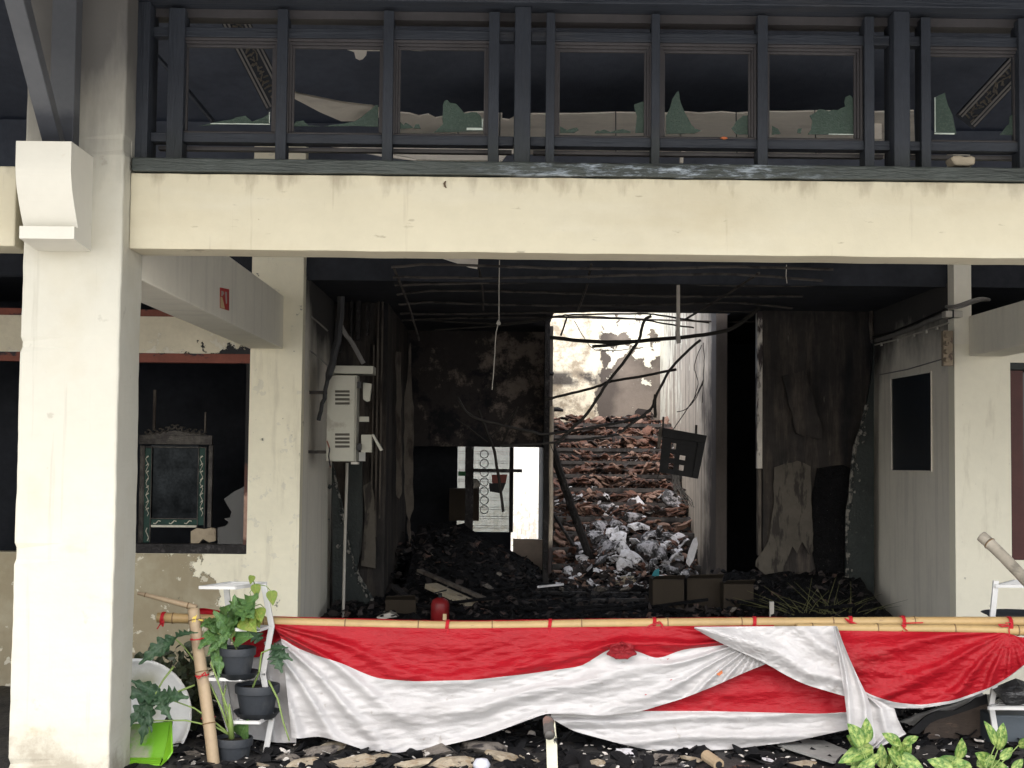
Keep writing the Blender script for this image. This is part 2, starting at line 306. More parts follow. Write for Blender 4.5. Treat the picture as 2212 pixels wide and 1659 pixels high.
m_whitecloth = mat('soiled_white_polyester', (0.46, 0.45, 0.45), 0.42, 0.06, 4, bump=0.55, bscale=14, bstretch=(0.8, 1, 2.0), bdist=0.012, spec=0.45, sheen=0.2, trans=0.10, layers=[
    dict(col=(0.30, 0.28, 0.275), scale=2.6, detail=10, rgh=0.7, stretch=(1, 1, 2), lo=0.52, hi=0.72, fac=0.5),
    dict(col=(0.27, 0.24, 0.21), scale=14, detail=8, lo=0.655, hi=0.69, fac=0.5)])
m_tie = mat('red_raffia', (0.38, 0.012, 0.02), 0.5, 0.1, 10)
m_yellowtie = mat('yellow_raffia', (0.65, 0.50, 0.10), 0.4)
def leafmat(name, c1, c2, pale=None):
    ly = [dict(col=c2, scale=5, lo=0.45, hi=0.62, fac=0.7)]
    if pale: ly.append(dict(col=pale, scale=9, detail=6, rgh=0.7, stretch=(1.0, 0.5, 1), lo=0.40, hi=0.56, xin=(-0.17, 0.17, 0.07), yin=(0.02, 0.9, 0.1)))
    ly.append(dict(col=tuple(min(1, a * 1.9) for a in c1), scale=1, lo=0.0, hi=0.1, fac=0.6, xin=(-0.012, 0.012, 0.008)))
    return mat(name, c1, 0.4, 0.15, 4, layers=ly, local=True, bump=0.4, bscale=9, bdist=0.02, spec=0.5, trans=0.2)
m_leaf = leafmat('lobed_green_leaf', (0.070, 0.150, 0.045), (0.11, 0.20, 0.05))
m_leafyel = leafmat('yellowing_leaf', (0.15, 0.23, 0.035), (0.26, 0.27, 0.05))
m_leafdark = leafmat('deep_green_leaf', (0.030, 0.070, 0.034), (0.05, 0.10, 0.045))
m_leafshrub = leafmat('dark_shrub_leaf', (0.040, 0.055, 0.030), (0.09, 0.10, 0.04))
m_varieg = leafmat('variegated_leaf', (0.060, 0.150, 0.025), (0.10, 0.22, 0.035), (0.36, 0.45, 0.13))
m_stem = mat('green_stem', (0.17, 0.24, 0.07), 0.5, 0.2, 8)
m_twig = mat('brown_twig', (0.10, 0.07, 0.045), 0.8)
m_mirror = mat('darkened_mirror_glass', (0.006, 0.007, 0.008), 0.2, 0.8, 5, metal=1.0, bump=0.1, bscale=8)  # glass darkened in colour to stand in for a dark reflection
m_mframe = mat('silvered_frame', (0.060, 0.054, 0.047), 0.5, 0.45, 16, bump=1.2, bscale=60, bdist=0.005, metal=0.3, layers=[dict(col=(0.03, 0.026, 0.024), scale=9, lo=0.45, hi=0.6)])
m_mgreen = mat('painted_green_glass', (0.006, 0.034, 0.025), 0.5, 0.35, 8, spec=0.2)
m_mfloral = mat('silver_floral_paint', (0.48, 0.46, 0.38), 0.5, 0.2, 30)
m_clearglass = mat('sooty_window_glass', (0.05, 0.05, 0.048), 0.35, 0.3, 5, bump=0.02, bscale=6, spec=0.4, alpha=0.75)
m_frost = mat('frosted_green_glass', (0.30, 0.50, 0.45), 0.4, 0.25, 5, alpha=0.5)
m_whitesheet = mat('white_corrugated_sheet', (0.82, 0.82, 0.78), 0.5, 0.05, 3, layers=[dict(col=(0.55, 0.50, 0.42), scale=9, detail=10, zadd=(0.3, 1.4, 0.1, -0.06), lo=0.58, hi=0.62, fac=0.7)])
m_board = mat('burnt_brown_board', (0.060, 0.045, 0.036), 0.75, 0.3, 4, bump=1.0, bscale=30, bstretch=(1, 1, 3), bdist=0.006, layers=[
    dict(col=(0.18, 0.12, 0.085), scale=20, detail=6, stretch=(0.4, 1, 1.6), lo=0.60, hi=0.66, fac=0.5)])
m_greybox = mat('slate_grey_plastic', (0.050, 0.062, 0.074), 0.5, 0.1, 5)
m_bag = mat('black_plastic_bag', (0.022, 0.022, 0.023), 0.35, 0.4, 4, bump=2.0, bscale=14, bdist=0.02, spec=0.6)
m_sheetmetal = mat('crumpled_grey_sheet', (0.25, 0.25, 0.24), 0.55, 0.3, 5, bump=1, bscale=12, bdist=0.01)
m_sticker = mat('red_sticker_print', (0.50, 0.035, 0.03), 0.5, 0.1, 10)
m_stickerpale = mat('yellow_sticker_print', (0.66, 0.50, 0.28), 0.5, 0.1, 10)
m_teal = mat('teal_plastic', (0.02, 0.20, 0.24), 0.5)
m_pipe = mat('peeling_galvanised_pipe', (0.10, 0.095, 0.09), 0.6, 0.3, 10, bump=1, bscale=40, layers=[dict(col=(0.25, 0.15, 0.12), scale=14, lo=0.56, hi=0.62, fac=0.7)])
m_postpaint = mat('flaking_cream_post', (0.62, 0.60, 0.46), 0.7, 0.1, 6, bump=1, bscale=30, bdist=0.005, layers=[dict(col=(0.03, 0.03, 0.03), scale=11, stretch=(1, 1, 0.5), detail=10, lo=0.60, hi=0.615)])
m_orange = mat('fallen_orange_leaf', (0.42, 0.12, 0.04), 0.6)

# ------------------------------------------------------------------ mesh helpers
class MB:
    def __init__(s): s.v = []; s.f = []; s.m = []; s.smooth = False
    def add(s, vs_, fs, mi=0):
        o = len(s.v); s.v += [Vector(p) for p in vs_]
        for f in fs: s.f.append([i + o for i in f]); s.m.append(mi)
        return s
    def box(s, x0, x1, y0, y1, z0, z1, mi=0, jit=0.0):
        if x0 > x1: x0, x1 = x1, x0
        if z0 > z1: z0, z1 = z1, z0
        P = [(x, y, z) for z in (z0, z1) for y in (y0, y1) for x in (x0, x1)]
        if jit: P = [(a + random.uniform(-jit, jit), b + random.uniform(-jit, jit), c + random.uniform(-jit, jit)) for a, b, c in P]
        return s.add(P, [(0, 2, 3, 1), (4, 5, 7, 6), (0, 1, 5, 4), (2, 6, 7, 3), (0, 4, 6, 2), (1, 3, 7, 5)], mi)
    def bxp(s, x0, y0, x1, y1, D0, D1, mi=0):
        xm, ym = (x0 + x1) / 2, (y0 + y1) / 2
        return s.box(px(x0, ym, D0).x, px(x1, ym, D0).x, D0, D1, px(xm, y1, D0).z, px(xm, y0, D0).z, mi)
    def tube(s, pts, r, n=8, mi=0, cap=True, taper=None):
        pts = [Vector(p) for p in pts]; k = len(pts)
        rs = r if isinstance(r, (list, tuple)) else [r] * k
        rings = []
        t0 = (pts[1] - pts[0]).normalized()
        ref = Vector((0, 0, 1)) if abs(t0.z) < 0.9 else Vector((1, 0, 0))
        a = t0.cross(ref).normalized()
        for i in range(k):
            t = (pts[min(i + 1, k - 1)] - pts[max(i - 1, 0)]).normalized()
            a = (a - t * a.dot(t)).normalized(); b = t.cross(a)
            rings.append([pts[i] + (a * math.cos(q) + b * math.sin(q)) * rs[i] for q in [2 * math.pi * j / n for j in range(n)]])
        V = [p for rg in rings for p in rg]
        Fc = [(i * n + j, i * n + (j + 1) % n, (i + 1) * n + (j + 1) % n, (i + 1) * n + j) for i in range(k - 1) for j in range(n)]
        if cap: Fc += [tuple(range(n - 1, -1, -1)), tuple((k - 1) * n + j for j in range(n))]
        return s.add(V, Fc, mi)
    def bar(s, p0, p1, wd, dp, mi=0, up=(0, 0, 1)):
        p0, p1 = Vector(p0), Vector(p1); t = (p1 - p0).normalized()
        a = t.cross(Vector(up)).normalized() * wd / 2; b = t.cross(a).normalized() * dp / 2
        P = [p + q for p in (p0, p1) for q in (a + b, -a + b, -a - b, a - b)]
        return s.add(P, [(0, 1, 2, 3), (7, 6, 5, 4), (0, 4, 5, 1), (1, 5, 6, 2), (2, 6, 7, 3), (3, 7, 4, 0)], mi)
    def prism(s, poly, D, th, mi=0):
        A = [px(x, y, D) for x, y in poly]; n = len(A)
        return s.extr(A, Vector((0, th, 0)), mi)
    def extr(s, A, off, mi=0):
        n = len(A); A = [Vector(a) for a in A]; off = Vector(off)
        B = [p + off for p in A]
        return s.add(A + B, [tuple(range(n)), tuple(range(2 * n - 1, n - 1, -1))] + [(i, i + n, (i + 1) % n + n, (i + 1) % n) for i in range(n)], mi)
    def lathe(s, prof, n=20, c=(0, 0, 0), mi=0):
        c = Vector(c); V = []
        for r, z in prof: V += [c + Vector((r * math.cos(q), r * math.sin(q), z)) for q in [2 * math.pi * j / n for j in range(n)]]
        k = len(prof)
        return s.add(V, [(i * n + j, i * n + (j + 1) % n, (i + 1) * n + (j + 1) % n, (i + 1) * n + j) for i in range(k - 1) for j in range(n)], mi)

def ob(name, mb, m, parent=None, label=None, cat=None, group=None, kind=None, smooth=False, bevel=0, fix=True):
    me = bpy.data.meshes.new(name)
    v = mb.v
    loc = Vector((0, 0, 0))
    if parent is None or fix:
        xs = [p.x for p in v]; ys = [p.y for p in v]; zs = [p.z for p in v]
        loc = Vector(((min(xs) + max(xs)) / 2, (min(ys) + max(ys)) / 2, min(zs)))
    me.from_pydata([p - loc for p in v], [], mb.f)
    ms = m if isinstance(m, (list, tuple)) else [m]
    for q in ms: me.materials.append(q)
    if len(ms) > 1: me.polygons.foreach_set('material_index', mb.m)
    if smooth or mb.smooth: me.polygons.foreach_set('use_smooth', [True] * len(me.polygons))
    me.update()
    bm = bmesh.new(); bm.from_mesh(me); bmesh.ops.recalc_face_normals(bm, faces=bm.faces); bm.to_mesh(me); bm.free()
    o = bpy.data.objects.new(name, me); COL.objects.link(o)
    o.location = loc
    if bevel:
        b = o.modifiers.new('bevel', 'BEVEL'); b.width = bevel; b.segments = 2; b.limit_method = 'ANGLE'
    attach(o, parent); tag(o, label, cat, group, kind)
    return o
def wpos(o):
    p = Vector(o.location)
    return p + (wpos(o.parent) if o.parent else Vector())
def attach(o, parent):
    if parent is not None:
        o.location = Vector(o.location) - wpos(parent)
        o.parent = parent
def tag(o, label=None, cat=None, group=None, kind=None):
    if label: o['label'] = label
    if cat: o['category'] = cat
    if group: o['group'] = group
    if kind: o['kind'] = kind
def empty(name, loc, label, cat, group=None):
    o = bpy.data.objects.new(name, None); COL.objects.link(o); o.location = loc; o.empty_display_size = 0.1
    tag(o, label, cat, group); return o
def inst(o, mat4, parent=None):
    """linked duplicate sharing mesh data, placed by a world matrix"""
    c = o.copy(); COL.objects.link(c)
    put(c, mat4, parent); return c
def put(c, mat4, parent=None):
    if parent is not None:
        c.parent = parent; mat4 = Matrix.Translation(-wpos(parent)) @ mat4
    c.matrix_basis = mat4
def nz3(x, y, z=0.0, s=1.0): return noise.noise(Vector((x * s, y * s, z * s)))
def strip(mb, lo, hi, D, th=0.01, jag=0, mi=0): pass

# ================================================================== ground, floors, roofs
g = MB(); g.box(-400, 400, -400, 6.2, -0.52, -0.02)
ob('forecourt_ground', g, m_street, kind='structure')
g = MB(); g.box(-400, 400, 18.7, 700, -0.52, -0.015)
ob('rear_ground', g, m_street, kind='structure')
# floor: undulating sheet of ash
g = MB(); nx, ny = 190, 150
xs = np.linspace(-7, 7, nx); ys = np.linspace(6.2, 18.7, ny)
for y in ys:
    for x in xs:
        h = 0.02 + 0.03 * abs(nz3(x, y, 1, 3)) + 0.015 * nz3(x, y, 2, 9)
        if y < 6.5: h *= 0.2
        h -= 0.42 * max(0, min(1, (y - 8.9) / 0.15)) * (1 if y < 11.76 else 0)
        g.v.append(Vector((x, y, h)))
for j in range(ny - 1):
    for i in range(nx - 1):
        a = j * nx + i; g.f.append([a, a + 1, a + nx + 1, a + nx]); g.m.append(0)
g.smooth = True
ob('floor', g, m_floor, kind='structure')

# big dark roof over the verandah and house
g = MB()
def slab(g, pts, th): g.extr(pts, (0, 0, th))
zh = 4.02
slab(g, [(-8, 4.3, 3.55), (9, 4.3, 3.55), (9, 7.1, 4.30), (-8, 7.1, 4.30)], 0.14)  # unseen overhang, deepened and lowered to shade the facade
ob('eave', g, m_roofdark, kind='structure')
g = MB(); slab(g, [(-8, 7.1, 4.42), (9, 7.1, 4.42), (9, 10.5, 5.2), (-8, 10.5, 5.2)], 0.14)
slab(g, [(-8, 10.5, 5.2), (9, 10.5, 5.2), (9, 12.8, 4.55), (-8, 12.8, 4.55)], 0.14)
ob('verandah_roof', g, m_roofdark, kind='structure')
g = MB(); g.box(-8, -7.9, 6.6, 19, -0.1, 6.3); g.box(8.9, 9, 6.6, 19, -0.1, 6.3)
ob('end_walls', g, m_soot, kind='structure')
CZ = 3.14
g = MB()
g.box(-7.9, 8.9, 11.95, 14.62, CZ, CZ + 0.12)
g.box(-7.9, 8.9, 11.90, 11.949, CZ - 0.03, CZ + 0.42)
g.box(-7.9, 0.57, 14.622, 18.7, CZ, CZ + 0.12)
g.box(2.46, 8.9, 14.622, 21.4, CZ, CZ + 0.12)
ob('ceiling', g, m_soot, kind='structure')
# outer back walls that close the house from the sky
g = MB(); g.box(-7.9, -1.45, 18.5, 18.7, 0, CZ); ob('rear_left_wall', g, m_soot, kind='structure')

# ================================================================== front column and corbel
Xl, Xr = PX(35, 6.6, 1000), PX(259, 6.6, 700)
g = MB()
NZ = 170
for i in range(NZ + 1):
    z = -0.05 + 4.45 * i / NZ
    c_ = [(Xl, 6.6), ((Xl + Xr) / 2, 6.6), (Xr, 6.6), (Xr, 6.985), (Xl, 6.985)]
    for k, (x_, y_) in enumerate(c_):
        q = 0.005 * nz3(z, k * 7.3, 1, 2.2) + 0.0035 * nz3(z, k * 5.1, 4, 11)
        if k in (0, 2) and nz3(z, k, 9, 5) > 0.42: q += 0.008
        sx = {0: 1, 1: 0, 2: -1, 3: -1, 4: 1}[k]
        g.v.append(Vector((x_ + sx * q, y_ + (abs(q) if k in (0, 2) else q * 0.4 if k == 1 else 0), z)))
for i in range(NZ):
    for k in range(5): a = i * 5 + k; b = i * 5 + (k + 1) % 5; g.f.append([a, b, b + 5, a + 5]); g.m.append(0)
g.f += [[0, 1, 2, 3, 4], [NZ * 5 + k for k in (4, 3, 2, 1, 0)]]; g.m += [0, 0]
col = ob('front_column', g, m_column, bevel=0.012, label='thick cream plastered column at the left, smoke-stained towards its top', cat='column')
g = MB()
xa, xb = PX(32, 6.26, 400), PX(152, 6.26, 400)
zt = PZ(305, 6.26, 100); zb = PZ(482, 6.26, 100); zc = PZ(510, 6.26, 100)
prof = [(6.6, zt), (6.26, zt), (6.26, zt - 0.10)]
for i in range(1, 11):
    a = i / 10
    prof.append((6.26 + 0.13 * (1 - math.cos(a * math.pi / 2)), zt - 0.10 - (zt - 0.10 - zb) * a))
prof += [(6.335, zb - 0.002), (6.335, zc), (6.6, zc - 0.02)]
A = [Vector((xa, y, z)) for y, z in prof]; off = xb - xa
g.extr(A, (off, 0, 0))
corb = ob('corbel', g, m_corbel, col, label='curved white corbel block under the strut')
# timber post against the column above the corbel and the slanting strut
g = MB(); g.box(PX(113, 6.53, 150), PX(166, 6.53, 150), 6.50, 6.598, zt + 0.002, 4.3)
post = ob('roof_post', g, m_strut, bevel=0.006, label='dark upright post standing on the white corbel', cat='timber post')
g = MB()
xs0, xs1 = PX(57, 6.45, 305) + 0.06, PX(128, 6.45, 305) + 0.05
xs0 = PX(102, 6.45, 305); xs1 = PX(141, 6.45, 305)
g.extr([(xs0, 6.40, zt + 0.002), (xs0, 6.495, zt + 0.002), (xs0, 5.62, 3.88), (xs0, 5.50, 3.86)], (xs1 - xs0, 0, 0))
ob('roof_strut', g, m_strut, bevel=0.005, label='slate-coloured diagonal strut rising from the corbel towards the eave', cat='timber strut')
# plaster strip beside the column above the beam
g = MB(); g.box(PX(274, 6.74, 200), PX(288, 6.74, 200), 6.74, 6.98, PZ(368, 6.74, 280) + 0.003, 4.4)
ob('plaster_jamb', g, m_column, bevel=0.004, label='narrow cream plaster strip between the column and the clerestory', cat='plaster strip')

# ================================================================== beams
g = MB()
zt0, zb0 = PZ(383, 6.72), PZ(546, 6.72)
n = 120
X0, X1 = Xr + 0.002, 4.4
for i in range(n + 1):
    x = X0 + (X1 - X0) * i / n
    e = 0.003 * nz3(x, 0, 5, 4); e2 = 0.003 * nz3(x, 9, 5, 5)
    g.v += [Vector((x, 6.72, zb0 + e)), Vector((x, 6.72, zt0 + e2)), Vector((x, 6.96, zt0 + e2)), Vector((x, 6.96, zb0 + e))]
for i in range(n):
    a = i * 4
    for k in range(4): g.f.append([a + k, a + (k + 1) % 4, a + 4 + (k + 1) % 4, a + 4 + k]); g.m.append(0)
g.f += [[0, 1, 2, 3], [n * 4 + 3, n * 4 + 2, n * 4 + 1, n * 4]]; g.m += [0, 0]
fb = ob('front_beam', g, m_beam, bevel=0.005, label='long cream plastered beam spanning the opening above the flag', cat='beam')
# little gecko-like brown mark on the beam
g = MB(); pts = [px(x, y, 6.714) for x, y in ((963, 391), (960, 396), (961, 402), (964, 406))]
g.tube(pts, [0.002, 0.006, 0.006, 0.002], 6)
ob('dried_pod', g, m_twig, label='small brown pod stuck to the long cream beam', cat='pod')
g = MB(); g.bxp(-260, 357, 34, 530, 6.66, 6.92)
ob('left_bay_beam', g, m_beam, bevel=0.008, label='cream beam running off the left edge from the thick column', cat='beam')
g = MB(); zs0, zs1 = 2.485, 2.94
g.box(-2.16, -1.868, 6.99, 11.68, zs0, zs1)
lb = ob('left_side_beam', g, m_sidebeam, bevel=0.008, label='grey-cream beam running back from the column, red sticker on it', cat='beam')
g = MB()
xL = PX(2091, 11.7, 700)
g.box(xL, xL + 0.30, 6.97, 11.68, zs0, 2.83)
ob('right_side_beam', g, m_sidebeam, bevel=0.008, label='grey-cream beam running back at the upper right', cat='beam')
# sticker on the left side beam (flat print)
def onface(x, y, X):      # pixel on plane X = const
    d = ROT @ Vector(((x - 1106) / F, (829.5 - y) / F, -1)); return EYE + d * (X / d.x)
g = MB()
def quad(g, P, off, mi): g.extr(P, off, mi)
SX = -1.866
quad(g, [onface(*p, SX) for p in ((475, 621), (494, 625), (494, 671), (475, 665))], (0.003, 0, 0), 0)
quad(g, [onface(*p, SX + 0.0032) for p in ((476, 641), (480, 642), (486, 667), (476, 664))], (0.001, 0, 0), 1)
quad(g, [onface(*p, SX + 0.0032) for p in ((478, 628), (482, 629), (484, 634), (480, 640), (478, 639))], (0.001, 0, 0), 2)
quad(g, [onface(*p, SX + 0.0032) for p in ((486, 630), (490, 631), (490, 655), (488, 657))], (0.001, 0, 0), 2)
ob('sticker', g, [m_sticker, m_stickerpale, m_whiteplastic], label='small torn red and yellow sticker on the left side beam', cat='sticker')

# ================================================================== clerestory
CD = 6.84
Zy = lambda y: PZ(y, CD)
BAYS = [(325, [(362, 397), (1055, 1078)], [(597, 620), (827, 849)], 1111, [(400, 583), (632, 817), (863, 1045)]),
        (1146, [(1179, 1198), (1867, 1888)], [(1407, 1425), (1636, 1658)], 1925, [(1210, 1394), (1439, 1621), (1667, 1851)]),
        (1960, [(1989, 2010), (2700, 2720)], [(2200, 2222), (2432, 2454)], 2755, [(2018, 2198), (2240, 2420), (2470, 2650)])]
X_ = lambda x, D=CD: PX(x, D, 200)
cl = empty('clerestory', (1.0, CD, Zy(381)), 'smoke-blackened timber clerestory with broken panes above the cream beam', 'window frame')
g = MB()
n = 90
xa_, xb_ = X_(288, 6.70), X_(2800, 6.70)
for i in range(n + 1):
    x = xa_ + (xb_ - xa_) * i / n
    e = 0.004 * nz3(x, 3, 5, 6); e2 = 0.003 * nz3(x, 9, 7, 7); q = PZ(349, 6.70); q0 = zt0 + 0.006
    g.v += [Vector((x, 6.695 + e2, q0 + e)), Vector((x, 6.70 + e, q + e2)), Vector((x, 6.99, q + e2)), Vector((x, 6.99, q0))]
for i in range(n):
    a = i * 4
    for k in range(4): g.f.append([a + k, a + (k + 1) % 4, a + 4 + (k + 1) % 4, a + 4 + k]); g.m.append(0)
g.f += [[0, 1, 2, 3], [n * 4 + 3, n * 4 + 2, n * 4 + 1, n * 4]]; g.m += [0, 0]
ob('sill', g, m_sill, cl, bevel=0.006, label='blistered heavy sill beam with a worn scorched stretch, sheen painted in')
SILLT = PZ(349, 6.70)
g = MB(); g.box(X_(288), X_(2800), 6.74, 7.0, Zy(19), Zy(-60)); ob('header', g, m_timber, cl, bevel=0.006)
g = MB(); g.box(X_(288), X_(2800), 6.90, 7.0, Zy(38), Zy(19) - 0.002); ob('header_lining', g, m_molding, cl)
# thick posts
for a, b in ((288, 326), (1111, 1146), (1925, 1960), (2755, 2790)):
    g = MB(); g.box(X_(a), X_(b), 6.79, 6.97, SILLT + 0.001, Zy(19) - 0.001); ob('post', g, m_timber_v, cl, bevel=0.006)
g0 = None
for (x0, stiles, mulls, x1, panes) in BAYS:
    for (ya, yb, d0, d1, mm, nm) in ((64, 85, 6.86, 6.93, m_timber, 'rail'), (293, 313, 6.855, 6.94, m_timber, 'rail')):
        g = MB(); g.box(X_(x0) + 0.001, X_(x1) - 0.001, d0, d1, Zy(yb), Zy(ya)); ob(nm, g, mm, cl, bevel=0.004)
    g = MB(); g.box(X_(x0 + 8), X_(x1 - 4), 6.945, 6.99, Zy(322), Zy(314)); ob('lower_ledge', g, m_molding, cl)
    for a, b in stiles + mulls:
        g = MB(); g.box(X_(a), X_(b), 6.83, 6.853, SILLT + 0.001, Zy(27)); g.box(X_(a) + 0.003, X_(b) - 0.003, 6.8535, 6.95, SILLT + 0.001, Zy(27))
        ob('mullion', g, m_timber_v, cl, bevel=0.003)
    for a, b in panes:
        # stepped moulding round each pane
        g = MB()
        for k in range(3):
            s0 = 15 - k * 5; d = 6.862 + k * 0.016
            xo0, xo1, xi0, xi1 = X_(a - s0), X_(b + s0), X_(a - s0 + 5), X_(b + s0 - 5)
            zo0, zo1, zi0, zi1 = Zy(285 + s0 * 0.5), Zy(103 - s0 * 1.15), Zy(285 + (s0 - 5) * 0.5), Zy(103 - (s0 - 5) * 1.15)
            g.box(xo0, xo1, d, d + 0.02, zi1, zo1); g.box(xo0, xo1, d, d + 0.02, zo0, zi0)
            g.box(xo0, xi0, d, d + 0.02, zi0 + 0.0005, zi1 - 0.0005); g.box(xi1, xo1, d, d + 0.02, zi0 + 0.0005, zi1 - 0.0005)
        ob('pane_moulding', g, m_molding, cl, bevel=0.002)
# broken glass: outlines left standing in the rebates
SH = [
 [(430, 272), (460, 265), (500, 258), (530, 250), (545, 263), (560, 257), (583, 243), (583, 268), (500, 268)],
 [(633, 270), (640, 262), (655, 260), (668, 272), (690, 273), (633, 273)],
 [(700, 273), (737, 268), (765, 263), (790, 245), (812, 226), (817, 228), (817, 274)],
 [(863, 262), (872, 270), (876, 265), (890, 273), (893, 276), (863, 278)],
 [(893, 277), (898, 268), (905, 268), (909, 278)],
 [(957, 236), (960, 218), (966, 216), (972, 222), (985, 224), (1003, 245), (1018, 242), (1030, 243), (1040, 253), (1043, 283), (937, 286), (957, 268)],
 [(1210, 273), (1225, 281), (1238, 277), (1247, 276), (1250, 281), (1240, 287), (1210, 287)],
 [(1285, 286), (1290, 281), (1296, 283), (1305, 280), (1318, 285), (1330, 282), (1345, 279), (1362, 284), (1362, 287), (1285, 288)],
 [(1370, 226), (1394, 218), (1394, 287), (1372, 287), (1376, 250)],
 [(1439, 250), (1452, 215), (1465, 196), (1468, 212), (1478, 240), (1490, 262), (1502, 278), (1515, 282), (1500, 288), (1439, 289)],
 [(1580, 277), (1590, 262), (1605, 250), (1621, 247), (1621, 291), (1590, 290)],
 [(1668, 272), (1680, 278), (1687, 289), (1668, 291)],
 [(1722, 287), (1724, 278), (1732, 277), (1730, 288)],
 [(1745, 290), (1752, 280), (1755, 260), (1749, 250), (1768, 236), (1790, 240), (1810, 238), (1826, 230), (1826, 210), (1836, 205), (1845, 215), (1851, 235), (1851, 292)],
 [(2018, 212), (2036, 203), (2041, 200), (2048, 228), (2058, 250), (2066, 290), (2018, 290)],
 [(2160, 291), (2170, 278), (2180, 268), (2182, 250), (2198, 247), (2198, 292)]]
for poly in SH:
    # slight uneven edge
    P = []
    for i, (x, y) in enumerate(poly):
        P.append((x, y))
        nx_, ny_ = poly[(i + 1) % len(poly)]
        if math.hypot(nx_ - x, ny_ - y) > 14 and max(y, ny_) < 280:
            t = random.uniform(0.35, 0.65); P.append((x + (nx_ - x) * t + random.uniform(-2, 2), y + (ny_ - y) * t + random.uniform(-2, 2)))
    g = MB(); g.prism(P, 6.915, 0.005)
    ob('glass_shard', g, m_shard, cl)
    # a crack line running over the larger pieces
g = MB()
for x0, y0, x1, y1 in ((455, 266.5, 583, 268.5), (581, 242, 583, 266), (1008, 276, 1043, 281), (1041, 256, 1043.4, 274), (2019, 287, 2062, 290), (1790, 289, 1850, 291), (2019, 210, 2021, 285), (1849, 240, 1851, 285), (1620, 250, 1621.6, 285)):
    g.bxp(x0, y0, x1, y1, 6.909, 6.913)
ob('glass_bead', g, m_shardedge, cl, label='pale putty line along the broken panes')
# curling leaf and plaster lump lying on the sill
g = MB(); g.prism([(1556, 298), (1562, 295), (1570, 296), (1572, 299), (1564, 301)], 6.84, 0.01)
ob('fallen_leaf', g, m_orange, label='orange dry leaf on the clerestory rail right of centre', cat='leaf')
g = MB(); g.prism([(2053, 341), (2060, 336), (2075, 335), (2085, 338), (2100, 336), (2108, 339), (2107, 355), (2090, 357), (2062, 356)], 6.79, 0.10)
ob('plaster_lump', g, m_slab, bevel=0.01, label='pale rough lump lying on the sill at the far right', cat='rubble')

# interior seen through the clerestory
g = MB()
top = [(862, 244), (885, 246), (905, 252), (925, 248), (940, 256), (960, 252), (985, 250), (1010, 244), (1040, 243), (1078, 246), (1085, 247), (1085, 258), (1100, 260), (1112, 253), (1150, 247), (1180, 247), (1250, 247), (1330, 244), (1380, 245), (1440, 246), (1480, 243), (1510, 246), (1560, 243), (1590, 246), (1640, 242), (1700, 243), (1760, 241), (1890, 243), (1975, 240)]
CB = 4.33
def onz(x, y, z):
    d = ROT @ Vector(((x - 1106) / F, (829.5 - y) / F, -1)); return EYE + d * ((z - EYE.z) / d.z)
cpts = [onz(x, y, CB) for x, y in top]
joints = [862, 990, 1080, 1180, 1330, 1470, 1590, 1760, 1975]
cb = empty('ceiling_remnant', (0.5, 11.5, CB), 'strip of pale smoked ceiling boards seen through the broken clerestory', 'ceiling board')
for j in range(len(joints) - 1):
    a, b = joints[j] + 1.2, joints[j + 1] - 1.2
    ps = [(a, np.interp(a, [t[0] for t in top], [t[1] for t in top]))] + [t for t in top if a < t[0] < b] + [(b, np.interp(b, [t[0] for t in top], [t[1] for t in top]))]
    A = [onz(x, y, CB) for x, y in ps]
    A += [Vector((A[-1].x * 12.35 / A[-1].y, 12.3, CB)), Vector((A[0].x * 12.35 / A[0].y, 12.3, CB))]
    g = MB(); g.extr(A, (0, 0, 0.012)); ob('board', g, m_ceilboard, cb)
# dark cross wall below that ceiling, above the hall opening
g = MB(); g.box(-7.9, 8.9, 12.32, 12.4, CZ + 0.12, 4.6); ob('upper_wall', g, m_roofdark, label='dark sooty wall with veil haze painted in, high behind the clerestory', cat='wall')
g = MB(); g.box(PX(1888, 11.0, 268), PX(1905, 11.0, 268), 11.0, 11.1, PZ(300, 11.0, 1900), PZ(243, 11.0, 1900)); ob('pale_stud', g, m_ceilboard, label='short pale stud seen through the clerestory at the right', cat='stud')
# drooping ribbon of ceiling on the left
g = MB(); up = [(633, 200), (660, 206), (700, 214), (740, 222), (780, 227), (803, 229), (850, 246)]; lo = [(633, 212), (660, 226), (690, 242), (737, 262), (765, 262), (790, 248), (850, 262)]
A = [px(x, y, 9.4 + 0.1 * i) for i, (x, y) in enumerate(up)]; B = [px(x, y, 9.8 + 0.1 * i) for i, (x, y) in enumerate(lo)]
k = len(A); off = Vector((0, 0, 0.01))
g.add(A + B + [p + off for p in A] + [p + off for p in B], [(i, i + 1, k + i + 1, k + i) for i in range(k - 1)] + [(2 * k + i, 3 * k + i, 3 * k + i + 1, 2 * k + i + 1) for i in range(k - 1)])
ob('drooping_ceiling_sheet', g, m_ceilboard, smooth=True, label='pale ceiling sheet sagging behind the second pane from the left', cat='ceiling sheet')
g = MB(); pl = [(712, 97), (737, 98), (765, 106), (790, 104), (817, 105), (850, 101), (880, 102), (905, 106), (930, 108), (905, 109), (870, 107), (820, 109), (792, 109), (791, 118), (783, 127), (776, 129), (768, 125), (765, 112), (745, 105), (718, 101)]
g.prism(pl, 9.2, 0.015)
ob('hanging_ceiling_scrap', g, m_ceilboard, label='small pale scrap hanging just under the top of the second pane', cat='ceiling scrap')
for k, (a, b, c_, d_) in enumerate(((738, 316, 1055, 346), )):
    g = MB(); g.prism([(700, 312), (760, 317), (1055, 318), (1056, 346), (960, 346), (900, 344), (860, 334), (800, 324), (740, 320)], 10.9, 0.05)
    ob('wall_scrap', g, m_ceilboard, label='brownish boarded wall strip low behind the left clerestory panes', cat='wall panel')
